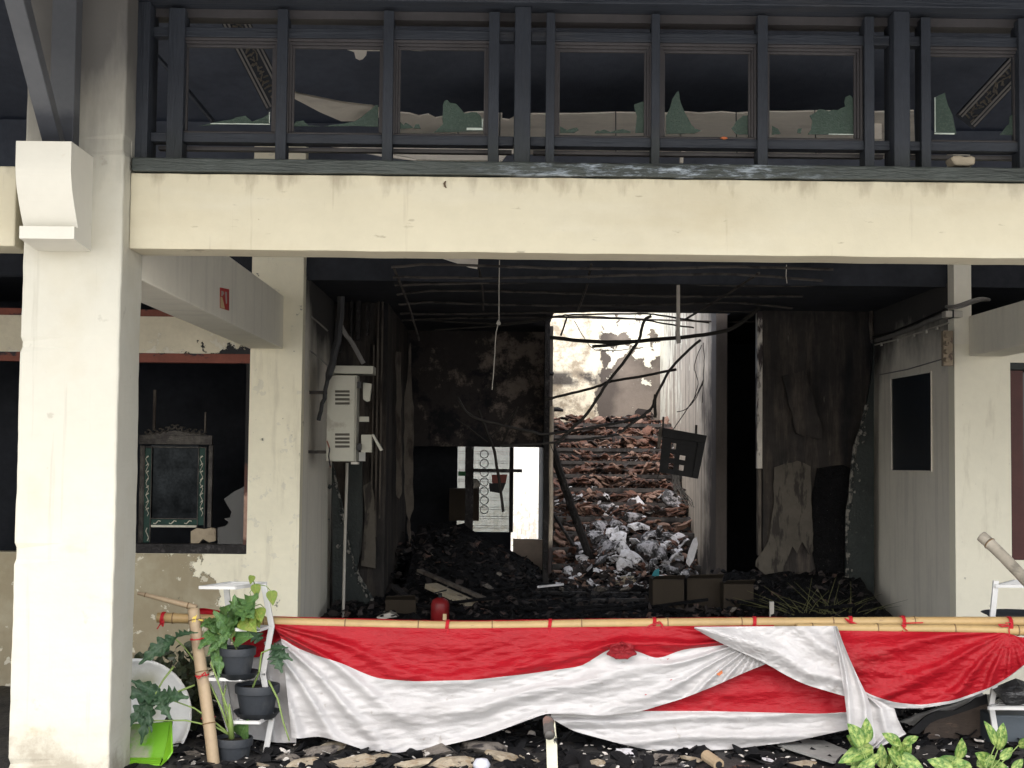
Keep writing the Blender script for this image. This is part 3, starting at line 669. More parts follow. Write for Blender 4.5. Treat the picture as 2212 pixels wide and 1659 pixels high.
g = MB(); g.tube([px(725, 314, 9.6), px(770, 322, 9.6), px(826, 333, 9.6), px(900, 345, 9.6)], [0.012, 0.022, 0.02, 0.01], 6)
ob('hanging_strip', g, m_ceilboard, label='pale twisted strip crossing low behind the second pane', cat='strip')
g = MB(); g.prism([(1078, 320), (1110, 318), (1110, 330), (1095, 332), (1085, 345), (1078, 350)], 10.2, 0.05); ob('torn_board', g, m_ceilboard, label='torn pale board corner beside the middle clerestory post', cat='board')
g = MB(); g.tube([px(1481, 322, 8.4), px(1473, 330, 8.4), px(1472, 352, 8.4)], 0.012, 6); ob('bent_pale_pipe', g, m_ceilboard, label='bent pale pipe stub behind the clerestory sill', cat='pipe')
# carved slanting brackets
def carved(name, p0, p1, w_, D, label):
    e = empty(name, px(*p1, D), label, 'bracket')
    a, b = px(*p0, D), px(*p1, D + 0.5)
    g = MB(); g.bar(a, b, w_, 0.06, up=(0, 1, 0)); ob('bracket_body', g, m_timber, e)
    t = (b - a).normalized(); nrm = t.cross(Vector((0, 1, 0))).normalized()
    g = MB()
    for s in (-0.42, 0.42, 0.28, -0.28): g.bar(a + nrm * w_ * s + Vector((0, -0.035, 0)), b + nrm * w_ * s + Vector((0, -0.035, 0)), 0.012, 0.03, up=(0, 1, 0))
    ob('bracket_bead', g, m_ceilboard if False else m_cable, e)
    g = MB(); L_ = (b - a).length
    for i in range(int(L_ / 0.035)):
        c = a + t * (i * 0.035 + 0.02) + Vector((0, -0.04, 0))
        for q in range(3):
            ang = random.uniform(0, 3.14); u = (t * math.cos(ang) + nrm * math.sin(ang)) * 0.018
            cc = c + nrm * random.uniform(-0.03, 0.03)
            g.bar(cc - u, cc + u, 0.008, 0.015, up=(0, 1, 0))
    ob('bracket_carving', g, m_carve, e)
carved('carved_bracket', (480, -10), (600, 225), 0.17, 8.6, 'carved slanting bracket descending to the right behind the leftmost panes')
carved('carved_bracket', (2255, 80), (2085, 262), 0.15, 8.6, 'carved slanting bracket rising to the right behind the rightmost pane')
g = MB(); g.tube([px(340, 122, 8.2), px(400, 190, 8.2), px(460, 262, 8.2)], 0.018, 6); ob('slanting_pole', g, m_timber, label='thin dark pole slanting behind the leftmost pane', cat='pole')

# ================================================================== rear wall of the verandah (left)
WD = 11.7
def wallpiece(name, x0, y0, x1, y1, m, **kw):
    g = MB(); g.bxp(x0, y0, x1, y1, kw.pop('D0', WD), kw.pop('D1', WD + 0.16)); return ob(name, g, m, **kw)
xw = -1.705
g = MB()
zsill = PZ(1196, WD, 400); zhead = PZ(783, WD, 400); zband = PZ(763, WD, 400); zbt = PZ(684, WD, 400)
xo0, xo1 = PX(252, WD, 1000), PX(536, WD, 1000)
lw = empty('left_verandah_wall', (-2.3, WD, 0), 'peeling cream wall with a dark window behind the potted plants', 'wall')
g.box(-7.8, xw, WD, WD + 0.16, -0.5, zsill); ob('wall_base', g, m_rearwall, lw)
g = MB(); g.box(xo1, xw, WD, WD + 0.16, zsill + 0.0005, 4.3); ob('wall_pier', g, m_rearwall, lw)
g = MB(); g.box(-4.1, xo0, WD + 0.001, WD + 0.16, zsill + 0.0005, zband); ob('wall_pier', g, m_rearwall, lw)
g = MB(); g.box(-7.8, xo1 - 0.0005, WD + 0.02, WD + 0.14, zband, zbt); ob('wall_band', g, m_band, lw, label='flaking plaster band over the window')
g = MB(); g.box(-7.8, xo1 - 0.001, WD + 0.03, WD + 0.13, zhead, zband - 0.0005); ob('lintel', g, m_redwood, lw, label='red painted lintel, partly charred')
g = MB(); g.box(-7.8, xo1 - 0.001, WD + 0.06, WD + 0.13, zbt + 0.001, PZ(668, WD, 400)); ob('upper_rail', g, m_redwood, lw, label='charred red rail above the plaster band')
g = MB(); g.box(xo1 - 0.035, xo1 - 0.001, WD + 0.03, WD + 0.14, zsill + 0.06, zhead - 0.001); ob('window_jamb', g, mat('scorched_red_jamb', (0.10, 0.045, 0.035), 0.7, 0.3, 5, layers=[dict(col=(0.015, 0.014, 0.014), scale=3, zadd=(1.3, 2.3, -0.1, 0.25), lo=0.45, hi=0.55), dict(col=(0.40, 0.25, 0.19), scale=5, zadd=(1.0, 1.7, 0.1, -0.3), lo=0.5, hi=0.6)]), lw)
g = MB(); g.box(xo0, xo1 - 0.001, WD + 0.012, WD + 0.15, zsill + 0.001, PZ(1176, WD, 400)); ob('window_sill', g, m_charwood, lw, label='blackened window sill')
# broken pane lower right of this window
pp = [(532, 1048), (520, 1055), (505, 1062), (484, 1078), (490, 1090), (500, 1105), (497, 1118), (484, 1120), (494, 1128), (488, 1136), (470, 1140), (470, 1176), (532, 1176)]
g = MB(); g.prism(pp, WD + 0.08, 0.004); ob('broken_pane', g, m_clearglass, lw)
# dark room behind it
g = MB(); g.box(-7.8, xw - 0.2, 14.2, 14.3, 0, CZ); g.box(xw - 0.21, xw - 0.20, WD + 0.16, 14.2, 0, CZ)
ob('back_room_walls', g, m_soot, kind='structure')
g = MB(); g.box(-7.8, -1.9, WD + 0.16, 12.0, CZ - 0.02, CZ + 0.02); ob('back_room_ceiling', g, m_soot, kind='structure')
for x, y0, y1, w_ in ((333, 842, 930, 5), (443, 890, 935, 3)):
    g = MB(); g.bxp(x - w_ / 2, y0, x + w_ / 2, y1, 12.25, 12.28); ob('hanging_lath', g, m_palestrip, label='thin pale lath standing behind the mirror, %s' % ('left one, longer' if x < 400 else 'right one, shorter'), cat='lath')
# mirror
MD = 12.0
mir = empty('framed_mirror', px(376, 1176, MD), 'ornate standing mirror with green floral frame behind the left window', 'mirror')
g = MB(); g.bxp(325, 962, 428, 1128, MD + 0.02, MD + 0.03); ob('mirror_glass', g, m_mirror, mir)
for nm, r_, mm, d in (('frame_side', (300, 962, 309, 1176), m_mframe, 0), ('frame_side', (449, 962, 458, 1140), m_mframe, 0),
                   ('frame_top', (300, 940, 458, 960), m_mframe, 0), ('green_panel', (311, 968, 325, 1172), m_mgreen, 0.004), ('green_panel', (428, 968, 442, 1135), m_mgreen, 0.004),
                   ('green_panel', (326, 1122, 427, 1134), m_mgreen, 0.004)):
    g = MB(); g.bxp(*r_, MD + d, MD + 0.05); ob(nm, g, mm, mir, bevel=0.003)
g = MB()
for x in (310, 325.5, 427.5, 442.5): g.bxp(x - 0.9, 966, x + 0.9, 1172 if x < 400 else 1140, MD - 0.006, MD + 0.006)
g.bxp(326, 1119.5, 427, 1121.5, MD - 0.006, MD + 0.004); g.bxp(311, 965, 442, 967, MD - 0.006, MD + 0.004)
ob('beading', g, m_mframe, mir)
g = MB(); g.bxp(326, 1134.5, 424, 1139, MD - 0.008, MD + 0.004); ob('rope_bead', g, m_mfloral, mir)
g = MB()
def squig(g, x0, y0, x1, y1, n_, amp, r=0.003):
    pts = []
    for i in range(n_ * 4 + 1):
        t = i / (n_ * 4); dx, dy = x1 - x0, y1 - y0; L_ = math.hypot(dx, dy)
        o_ = math.sin(t * n_ * 2 * math.pi) * amp
        pts.append(px(x0 + dx * t - dy / L_ * o_, y0 + dy * t + dx / L_ * o_, MD - 0.002))
    g.tube(pts, r, 5)
squig(g, 318, 985, 318, 1115, 5, 3); squig(g, 435, 985, 435, 1115, 5, 3); squig(g, 318, 1140, 318, 1168, 1, 3, 0.004)
for xx in (338, 372, 405): squig(g, xx - 7, 1130, xx + 9, 1126, 1, 2.5, 0.005)
for k in range(8):
    y_ = 990 + k * 16
    for xx in (318, 435): g.tube([px(xx - 3, y_, MD - 0.003), px(xx + 3, y_ - 5, MD - 0.003)], [0.002, 0.007], 5)
ob('floral_painting', g, m_mfloral, mir)
# crest
g = MB()
for s in (-1, 1):
    for k in range(5):
        cx, cy = 378 + s * (6 + k * 13), 933 - 12 * math.exp(-k * 0.6)
        pts = [px(cx + s * 7 * math.cos(a) * (1 - a / 9), cy + 7 * math.sin(a) * (1 - a / 9), MD) for a in np.linspace(0, 5.5, 12)]
        g.tube(pts, 0.008, 5)
g.prism([(310, 940), (340, 934), (378, 930), (416, 934), (450, 940)], MD + 0.005, 0.03)
ob('crest', g, m_mframe, mir)
g = MB(); g.prism([(412, 1148), (424, 1141), (442, 1143), (455, 1140), (466, 1142), (466, 1168), (452, 1172), (438, 1164), (430, 1173), (412, 1174)], MD - 0.08, 0.05)
ob('cardboard_sheet', g, m_cardlit, label='torn beige cardboard leaning at the foot of the mirror', cat='cardboard')

# left return wall into the hall
g = MB(); g.box(xw - 0.19, xw, WD + 0.161, 13.95, -0.05, CZ - 0.002)
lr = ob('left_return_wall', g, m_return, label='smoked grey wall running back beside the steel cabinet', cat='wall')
# inner jog wall and left hall wall
g = MB(); g.box(xw, -1.16, 13.9, 14.05, -0.05, CZ - 0.002); g.box(-1.20, -1.16, 14.05, 17.0, -0.05, CZ - 0.002)
ob('left_hall_wall', g, m_charwall, label='charred inner wall left of the dark hall', cat='wall')
gp = MB(); gp.prism([(718, 1000), (724, 1025), (735, 1090), (759, 1195), (776, 1245), (795, 1279), (815, 1312), (840, 1345), (718, 1350)], 13.6, 0.05)
ob('broken_green_panel', gp, m_greenpanel, label='curved remnant of sooty green panel at the left of the hall', cat='panel')
g = MB(); e = [(722, 1015), (727, 1045), (736, 1090), (747, 1140), (759, 1195), (768, 1222), (776, 1245), (786, 1264), (795, 1279), (806, 1298), (815, 1312), (832, 1335)]
g.tube([px(x + random.uniform(-2, 2), y, 13.6) for x, y in e], [random.uniform(0.008, 0.026) for _ in e], 6)
ob('plaster_crust', g, m_crust, label='crumbly edge of the green panel left of the hall', cat='plaster')
g = MB(); g.prism([(745, 1000), (782, 998), (784, 1100), (782, 1180), (770, 1230), (748, 1180)], 13.75, 0.03)
ob('dark_green_board', g, m_greenpanel, label='narrow dark green board below the steel cabinet', cat='board')
g = MB(); g.tube([px(750, 1000, 13.1), px(745, 1170, 13.1), px(741, 1345, 13.1)], 0.014, 8)
ob('conduit', g, m_whiteplastic, label='thin pale vertical conduit beneath the steel cabinet', cat='conduit')
def tatter(name, pts, D, m, label, cat, th=0.01):
    g = MB(); P = []
    for i, (x, y) in enumerate(pts):
        P.append((x, y)); a, b = pts[(i + 1) % len(pts)]
        L_ = math.hypot(a - x, b - y); n_ = int(L_ / 22)
        for k in range(1, n_ + 1):
            t = k / (n_ + 1); P.append((x + (a - x) * t + random.uniform(-1.8, 1.8), y + (b - y) * t + random.uniform(-2, 2)))
    g.prism(P, D, th); return ob(name, g, m, label=label, cat=cat)
tatter('hanging_wallpaper', [(784, 1050), (800, 1040), (806, 1060), (810, 1120), (811, 1228), (798, 1225), (780, 1222), (782, 1180), (788, 1120)], 13.7, m_paper, 'grey-white scorched sheet hanging below the steel cabinet', 'wallpaper')
tatter('door_frame_strip', [(873, 880), (886, 740), (893, 900), (893, 1100), (884, 1125), (878, 1110), (872, 1010)], 14.9, m_palestrip, 'pale scorched upright strip, right one of the pair by the dark wall', 'timber strip', 0.04)
tatter('door_frame_strip', [(855, 760), (866, 760), (868, 1065), (862, 1078), (856, 1070)], 14.7, m_palestrip, 'pale scorched upright strip, left one of the pair by the dark wall', 'timber strip', 0.04)
tatter('burnt_strip', [(881, 1122), (886, 1125), (888, 1160), (884, 1175), (880, 1150)], 14.8, m_palestrip, 'short torn pale strip dangling below the right upright strip', 'timber strip', 0.01)
for i, (x, w_, y0, y1, q) in enumerate(((803, 3, 745, 1120, 'leftmost'), (812, 4, 640, 1160, 'middle'), (822, 3, 590, 1120, 'rightmost'), )):
    g = MB(); g.bxp(x, y0, x + w_, y1, 13.82, 13.86); ob('wall_batten', g, m_palestrip, label='thin scorched batten behind the steel cabinet, %s of three' % q, cat='batten')
for i, (x, w_) in enumerate(((732, 7), (757, 5), (770, 9), (792, 5))):
    g = MB(); g.bxp(x, 560, x + w_, 760 - i * 12, 13.75, 13.82); ob('charred_upright', g, m_charwood, group='charred uprights over the cabinet', label='charred upright stick above the steel cabinet, %s of four' % ('leftmost', 'second from left', 'third from left', 'rightmost')[i], cat='timber stick')

# electrical cabinet
ec = empty('electrical_cabinet', px(740, 997, 12.1), 'putty-coloured steel cabinet with louvres hung on the left return wall', 'cabinet')
cd0 = 12.05
g = MB(); g.bxp(708, 810, 770, 997, cd0, cd0 + 0.22); ob('cabinet_body', g, m_cabinet, ec, bevel=0.004)
g = MB(); g.bxp(706, 790, 806, 807, cd0 - 0.02, cd0 + 0.26); ob('rain_hood', g, m_cabinet, ec, bevel=0.003)
g = MB(); g.bxp(706, 811, 766, 996, cd0 - 0.02, cd0 - 0.002); dr = ob('door', g, m_cabinet, ec, bevel=0.003)
for y in (843, 851, 860, 869, 936, 945, 953, 962):
    g = MB(); P = [px(724, y, cd0 - 0.021), px(755, y, cd0 - 0.021), px(755, y + 4.5, cd0 - 0.034), px(724, y + 4.5, cd0 - 0.034)]
    g.extr(P, (0, 0.008, -0.002)); ob('louvre', g, m_cabdark, dr)
for r_ in ((772, 824, 780, 838), (772, 958, 780, 972)):
    g = MB(); g.bxp(*r_, cd0 - 0.01, cd0 + 0.04); ob('hinge', g, m_cableblk, ec)
g = MB(); g.prism([(784, 826), (803, 829), (799, 866), (792, 868), (784, 862)], cd0 + 0.05, 0.05); ob('switch_box', g, m_cabinet, ec, bevel=0.003)
g = MB(); g.bxp(780, 939, 803, 977, cd0 + 0.03, cd0 + 0.15); ob('switch_box', g, m_cabinet, ec, bevel=0.003)
g = MB(); g.bxp(776, 900, 797, 911, cd0 + 0.05, cd0 + 0.06); ob('bracket', g, m_cabinet, ec)
g = MB(); g.prism([(802, 939), (807, 938), (827, 972), (821, 974)], cd0, 0.06); ob('open_flap', g, m_cabinet, ec)
g = MB(); g.bxp(758, 998, 774, 1003, cd0, cd0 + 0.1); ob('cable_gland', g, m_whiteplastic, ec)
for ya_, yb_ in ((850, 843), (980, 973)):
    g = MB(); g.box(xw + 0.001, px(709, 900, cd0).x - 0.001, cd0 + 0.12, cd0 + 0.15, px(709, ya_, cd0).z, px(709, yb_, cd0).z); ob('wall_bracket', g, m_steel, ec)
g = MB(); g.bxp(775, 977, 789, 996, 13.6, 13.62); ob('lit_gap', g, m_whitesheet, label='small white plate standing in for a lit gap behind the lower edge of the cabinet', cat='plate')  # white plate painted as the brightness of a gap
def curve_px(pts, D, sub=4, jitter=0.0):
    P = [px(x, y, (D[i] if isinstance(D, (list, tuple)) else D)) for i, (x, y) in enumerate(pts)]
    o_ = []
    for i in range(len(P) - 1):
        p0 = P[max(i - 1, 0)]; p1 = P[i]; p2 = P[i + 1]; p3 = P[min(i + 2, len(P) - 1)]
        for k in range(sub):
            t = k / sub
            q = 0.5 * ((2 * p1) + (p2 - p0) * t + (2 * p0 - 5 * p1 + 4 * p2 - p3) * t * t + (3 * p1 - p0 - 3 * p2 + p3) * t ** 3)
            if jitter: q = q + Vector((random.uniform(-1, 1), random.uniform(-1, 1), random.uniform(-1, 1))) * jitter
            o_.append(q)
    o_.append(P[-1]); return o_
g = MB(); g.tube(curve_px([(738, 640), (734, 700), (722, 770), (708, 820), (700, 860), (688, 908)], 11.95, 4, 0.006), [0.035] * 12 + [0.02] * 9, 6)
ob('burnt_cable_bundle', g, m_cableblk, label='thick burnt cable bundle dangling in front of the cabinet hood', cat='cable')
g = MB(); g.tube(curve_px([(730, 690), (745, 720), (760, 740), (785, 785)], 12.2, 4), 0.022, 6)
ob('grey_hose', g, m_cable, label='grey hose sloping down onto the cabinet hood', cat='hose')
g = MB(); g.tube(curve_px([(655, 672), (680, 690), (708, 715)], 12.2, 3), 0.008, 6); g.tube(curve_px([(654, 745), (680, 765), (708, 790)], 12.2, 3), 0.008, 6)
ob('wall_cable', g, m_cable, label='two thin cables clipped on the left return wall', cat='cable')
g = MB(); g.tube(curve_px([(706, 952), (712, 970), (710, 985), (714, 1010)], 12.0, 3), 0.006, 6)
ob('loose_red_wire', g, m_redwood, label='loose reddish wire at the cabinet bottom-left corner', cat='wire')

# ================================================================== right side of the verandah
xr = PX(2063, WD, 1000)
rw = empty('right_verandah_wall', (4.3, WD, 0), 'cream pier and wall at the right with a maroon window frame', 'wall')
xq = PX(2184, WD, 1000)
zw0, zw1 = PZ(1210, WD, 2190), PZ(783, WD, 2190)
g = MB(); g.box(xr, xq, WD, WD + 0.16, -0.5, zs1 - 0.35); ob('wall_pier', g, m_rearwall if False else m_sidebeam, rw)
m_pier = mat('cream_pier_paint', (0.84, 0.80, 0.66), 0.8, 0.05, 2, layers=[
    dict(col=(0.45, 0.40, 0.30), scale=4, stretch=(2, 1, 0.5), lo=0.58, hi=0.75, fac=0.4),
    dict(col=(0.2, 0.18, 0.15), scale=14, lo=0.70, hi=0.72, fac=0.7)])
rw.children[0].data.materials[0] = m_pier
g = MB(); g.box(xr, PX(2098, WD, 620), WD, WD + 0.16, zs1 - 0.3495, 4.3); ob('pier_top', g, m_sidebeam, rw)
g = MB(); g.box(xq - 0.001, 7.5, WD + 0.001, WD + 0.16, -0.5, zw0); ob('wall_base', g, m_pier, rw)
g = MB(); g.box(xq - 0.0005, 7.5, WD + 0.002, WD + 0.158, zw1, 2.55); ob('wall_band', g, m_pier, rw)
g = MB(); g.box(xq, xq + 0.12, WD + 0.03, WD + 0.12, zw0, PZ(800, WD, 2190)); ob('window_frame', g, m_browndoor, rw, label='maroon window frame')
g = MB(); g.box(xq, 7.4, WD + 0.02, WD + 0.13, PZ(798, WD, 2190), zw1 - 0.0005); ob('window_head', g, m_greenpanel, rw)
g = MB(); g.box(xq + 0.121, 7.0, WD + 0.10, WD + 0.11, zw0, zw1 - 0.08); ob('window_pane', g, m_darkpane, rw)
g = MB(); g.box(xr, xr + 0.16, WD + 0.161, 14.32, -0.05, CZ - 0.002)
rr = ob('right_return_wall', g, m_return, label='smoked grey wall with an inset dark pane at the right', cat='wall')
# inset dark pane in the return wall
P = [onface(*p, xr - 0.003) for p in ((1926, 818), (2013, 803), (2014, 1018), (1928, 1017))]
g = MB(); g.extr(P, (-0.004, 0, 0)); ob('inset_pane', g, m_darkpane, rr)
g = MB(); cyc = P + [P[0]]
for i in range(4): g.bar(cyc[i] - Vector((0.006, 0, 0)), cyc[i + 1] - Vector((0.006, 0, 0)), 0.012, 0.012, up=(1, 0, 0))
ob('pane_trim', g, m_return, rr)
# cables, junction box, terminals, lamp
cb_ = [(1885, 738), (1930, 724), (1975, 708), (2010, 692), (2045, 680)]
def wallcurve(pts, dx=0.02, sub=4):
    P = [onface(x, y, xr - dx) for x, y in pts]; o_ = []
    for i in range(len(P) - 1):
        for k in range(sub): o_.append(P[i].lerp(P[i + 1], k / sub))
    return o_ + [P[-1]]
g = MB(); g.tube(wallcurve(cb_), 0.022, 8); ob('cable_bundle', g, m_cable, label='thick grey cable bundle sloping up the right return wall', cat='cable')
g = MB(); g.tube(wallcurve([(1885, 728), (1925, 718), (1965, 702), (2005, 684), (2040, 668)], 0.03), 0.010, 6); ob('black_cable', g, m_cableblk, label='black cable just above the thick grey bundle', cat='cable')
g = MB(); g.tube(wallcurve([(1890, 745), (1932, 735), (1975, 722), (2020, 707), (2050, 697)], 0.012), 0.008, 6)
for x, y in ((1905, 741), (1940, 733), (1975, 722), (2002, 713), (2025, 705)):
    p = onface(x, y, xr - 0.012); g.box(p.x - 0.012, p.x + 0.004, p.y - 0.02, p.y + 0.02, p.z - 0.03, p.z + 0.004)
ob('clipped_cable', g, m_whiteplastic, label='thin clipped white cable below the thick bundle', cat='cable')
g = MB(); g.tube(wallcurve([(1898, 810), (1960, 798), (2035, 776)], 0.008), 0.006, 6); ob('thin_conduit', g, m_cable, label='thin conduit rising above the inset dark pane', cat='conduit')
jb = MB(); jb.bxp(2043, 671, 2080, 685, 11.55, 11.66); jb_ = ob('junction_box', jb, m_whiteplastic, bevel=0.006, label='white junction box at the top of the right pier', cat='junction box')
g = MB(); g.bxp(2058, 669.5, 2061, 686.5, 11.54, 11.665); ob('strap', g, m_cableblk, jb_)
ts = MB(); ts.bxp(2038, 714, 2059, 790, 11.60, 11.66); t_ = ob('terminal_strip', ts, m_terminal, bevel=0.004, label='tan terminal strip with four knobs by the right pier', cat='terminal strip')
for k in range(4):
    g = MB(); c = px(2044, 724 + k * 18, 11.59); g.tube([c + Vector((0, 0.01, 0)), c + Vector((0, -0.03, 0))], [0.022, 0.016], 10); ob('knob', g, m_terminal, t_)
g = MB(); c = px(2090, 655, 11.3); pts = [c + Vector((0.16 * math.cos(a), 0.25 * math.sin(a), 0.01 * math.sin(3 * a) + 0.03 * math.cos(a))) for a in np.linspace(0, 6.6, 30)]
g.tube(pts, 0.012, 6); ob('cable_coil', g, m_cable, label='coil of grey cable hanging above the right side beam end', cat='cable')
g = MB(); g.tube([px(1881, 555, 14.2), px(1884, 640, 14.2), px(1881, 700, 14.2), px(1884, 735, 14.2)], 0.022, 6); ob('corner_pipe', g, m_palestrip, label='thin upright pipe in the corner of the right return wall', cat='pipe')

# right charred hall wall facing the camera
RD = 14.25
g = MB(); X0_, X1_ = PX(1648, RD, 1000), xr + 0.02
g.box(X0_, X1_, RD, RD + 0.2, -0.05, CZ - 0.002)
ob('right_hall_wall', g, m_charwall, label='streaked charred wall between the stairs and the right pier', cat='wall')
g = MB(); g.box(X0_ - 0.055, X0_ - 0.001, RD + 0.02, RD + 0.12, PZ(1012, RD, 1640), PZ(672, RD, 1640)); ob('scorched_jamb', g, m_jamb, label='bright scorched door jamb strip left of the charred wall', cat='door jamb')
g = MB(); g.box(X0_ - 0.045, X0_ - 0.012, RD + 0.02, RD + 0.12, PZ(1200, RD, 1640), PZ(1013, RD, 1640)); ob('scorched_jamb', g, m_palestrip, label='darker lower length of the scorched jamb', cat='door jamb')
tatter('peeling_sheet', [(1700, 1000), (1722, 995), (1752, 1008), (1752, 1080), (1757, 1190), (1750, 1200), (1742, 1185), (1733, 1170), (1722, 1195), (1712, 1180), (1700, 1210), (1690, 1235), (1665, 1248), (1645, 1235), (1631, 1222), (1640, 1200), (1660, 1170), (1672, 1090), (1672, 1010)], RD - 0.08, m_paper, 'large torn sheet peeling off the charred right wall', 'wallpaper')
tatter('hole_panel', [(1765, 1012), (1820, 1004), (1838, 1012), (1826, 1110), (1826, 1250), (1805, 1290), (1772, 1300), (1756, 1200), (1752, 1100)], RD - 0.04, m_heap, 'black panel standing in for a dark hole low on the charred right wall', 'wall patch', 0.02)  # black sheet painted as the dark of a torn hole
tatter('leaning_board', [(1690, 812), (1738, 800), (1778, 930), (1772, 950), (1720, 935)], RD - 0.12, m_charwall, 'slanting charred board against the right hall wall', 'board', 0.04)
P = [(1888, 730), (1884, 800), (1873, 873), (1862, 920), (1845, 966), (1838, 1040), (1832, 1106), (1828, 1180), (1826, 1256), (1808, 1293), (1790, 1305), (1775, 1316), (1788, 1345), (1888, 1350)]
g = MB(); g.prism(P, 14.0, 0.05); ob('broken_green_panel', g, m_greenpanel, label='curved remnant of sooty green panel beside the right return wall', cat='panel')
e = [(1874, 873), (1862, 920), (1845, 966), (1840, 1000), (1838, 1040), (1834, 1075), (1832, 1106), (1829, 1150), (1828, 1180), (1828, 1220), (1826, 1256), (1818, 1278), (1808, 1293), (1790, 1305), (1775, 1316)]
g = MB(); g.tube([px(x + random.uniform(-2, 3), y, 14.0) for x, y in e], [random.uniform(0.006, 0.026) for _ in e], 6)
ob('plaster_crust', g, m_crust, label='crumbly curved edge of the green panel beside the right wall', cat='plaster')

for eD, ee, nm in ((13.58, [(727, 1045), (736, 1090), (747, 1140), (759, 1195), (768, 1222), (776, 1245), (786, 1264), (795, 1279), (806, 1298)], 'left'), (13.98, [(1862, 920), (1845, 966), (1840, 1000), (1838, 1040), (1834, 1075), (1832, 1106), (1829, 1150), (1828, 1220), (1826, 1256), (1808, 1293)], 'right')):
    g = MB()
    for k in range(34):
        i = random.randrange(len(ee) - 1); t = random.random(); cx = ee[i][0] + (ee[i + 1][0] - ee[i][0]) * t + (random.expovariate(1 / 7.0)) * (1 if nm == 'right' else -1) * 1.0; cy = ee[i][1] + (ee[i + 1][1] - ee[i][1]) * t
        rr = random.uniform(1.5, 5.5)
        g.prism([(cx + rr * random.uniform(.5, 1) * math.cos(a), cy + 1.6 * rr * random.uniform(.5, 1) * math.sin(a)) for a in np.linspace(0, 5.4, 7)], eD, 0.015)
    ob('plaster_flakes', g, m_crust, label='scattered plaster flakes on the %s green panel remnant' % nm, cat='plaster flakes', kind='stuff')
# ================================================================== hall back: stairwell
SL, SR = 0.62, 2.34
g = MB(); g.box(SL, SR + 0.1, 20.0, 20.2, -0.05, 3.85); 
ob('stairwell_back_wall', g, m_stairwall, label='sunlit peeling wall at the top of the rubble stairs', cat='wall')
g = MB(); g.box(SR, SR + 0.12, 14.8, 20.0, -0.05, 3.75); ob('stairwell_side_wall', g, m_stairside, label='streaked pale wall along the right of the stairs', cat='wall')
g = MB(); g.box(SL - 0.05, SL, 16.2, 20.0, -0.05, 3.135); ob('stairwell_left_wall', g, m_charwall, label='narrow wall end left of the stairs', cat='wall')
g = MB(); g.box(PX(1176, 15.0, 900), PX(1187, 15.0, 900), 15.0, 15.25, -0.05, CZ - 0.002); 
ob('dark_pillar', g, m_charwood, label='dark brick pillar at the left edge of the bright stairwell', cat='pillar')
g = MB(); g.tube([px(1192, 878, 14.9), px(1190, 1000, 14.9), px(1191, 1100, 14.9), px(1187, 1238, 14.9)], 0.024, 8)
ob('steel_pole', g, m_steel if False else mat('brownish_steel_pole', (0.50, 0.43, 0.35), 0.45, 0.3, 4, metal=0.3, layers=[dict(col=(0.04, 0.03, 0.03), scale=2, zadd=(0.2, 1.3, 0.3, -0.3), lo=0.45, hi=0.6)]), label='brownish steel pole at the left edge of the stairs', cat='pole')
# dark room beyond right doorway
g = MB(); g.box(SR + 0.121, 8.8, 18.5, 18.6, -0.05, CZ - 0.002); g.box(4.3, 4.4, 14.5, 18.5, -0.05, CZ - 0.002); ob('side_room_walls', g, m_soot, kind='structure')
st = empty('staircase', (1.4, 15.6, 0), 'wide concrete staircase buried in rubble at the back of the hall', 'staircase')
NS, RI, TR, SY = 12, 0.170, 0.28, 15.6
for i in range(NS):
    g = MB(); y0 = SY + i * TR
    g.box(SL + 0.001, SR - 0.001, y0, y0 + TR + 0.02 if i < NS - 1 else 19.999, 0.0 if i == 0 else (i) * RI - 0.02, (i + 1) * RI - 0.045)
    g.box(SL + 0.001, SR - 0.001, y0 - 0.03, y0 + TR if i < NS - 1 else 19.999, (i + 1) * RI - 0.0445, (i + 1) * RI)
    ob('step', g, m_step, st)
# hall left back wall, window beyond
BD = 17.0
g = MB(); g.box(-1.16, SL - 0.051, BD, BD + 0.15, PZ(965, BD, 1030), CZ - 0.002)
ob('mottled_wall', g, m_mottled, label='dark mottled wall above the bright rear windows', cat='wall')
# room beyond
g = MB(); g.box(-1.5, -1.45, BD, 18.5, -0.05, CZ - 0.002); ob('rear_room_side_wall', g, m_soot, kind='structure')
g = MB(); WB = 18.5
xa1, xa2, xa3, xa4, xa5 = PX(880, WB, 1000), PX(988, WB, 1000), PX(1105, WB, 1000), PX(1110, WB, 1000), PX(1176, WB, 1000)
ztop = PZ(968, WB, 1080) + 0.02
g.box(-1.449, xa2, WB, WB + 0.12, -0.05, CZ - 0.002)
g.box(xa2 + 0.0005, SL - 0.051, WB, WB + 0.12, ztop, CZ - 0.002)
g.box(xa2 + 0.0005, xa3, WB, WB + 0.12, -0.05, PZ(1150, WB, 1080))
ob('rear_room_wall', g, m_soot, kind='structure')
wn = empty('rear_window', px(1046, 1150, WB), 'frosted pale green window with a circle-patterned grille', 'window')
g = MB(); g.box(xa2, xa3, WB + 0.06, WB + 0.065, PZ(1150, WB, 1080) + 0.001, ztop); ob('pane', g, m_frost, wn)
for x in (1008, 1104):
    g = MB(); g.bxp(x - 4, 966, x + 5, 1150, WB - 0.02, WB + 0.05); ob('window_post', g, m_rodblack, wn)
g = MB()
for k in range(7):
    c = px(1046, 981 + k * 20, WB + 0.03); g.tube([c + Vector((0.055 * math.cos(a), 0, 0.055 * math.sin(a))) for a in np.linspace(0, 2 * math.pi, 17)], 0.006, 4, cap=False)
for k in range(18):
    y = 975 + (k // 2) * 20 + (k % 2) * 5; g.bxp(990, y, 1103, y + 1.0, WB + 0.02, WB + 0.028)
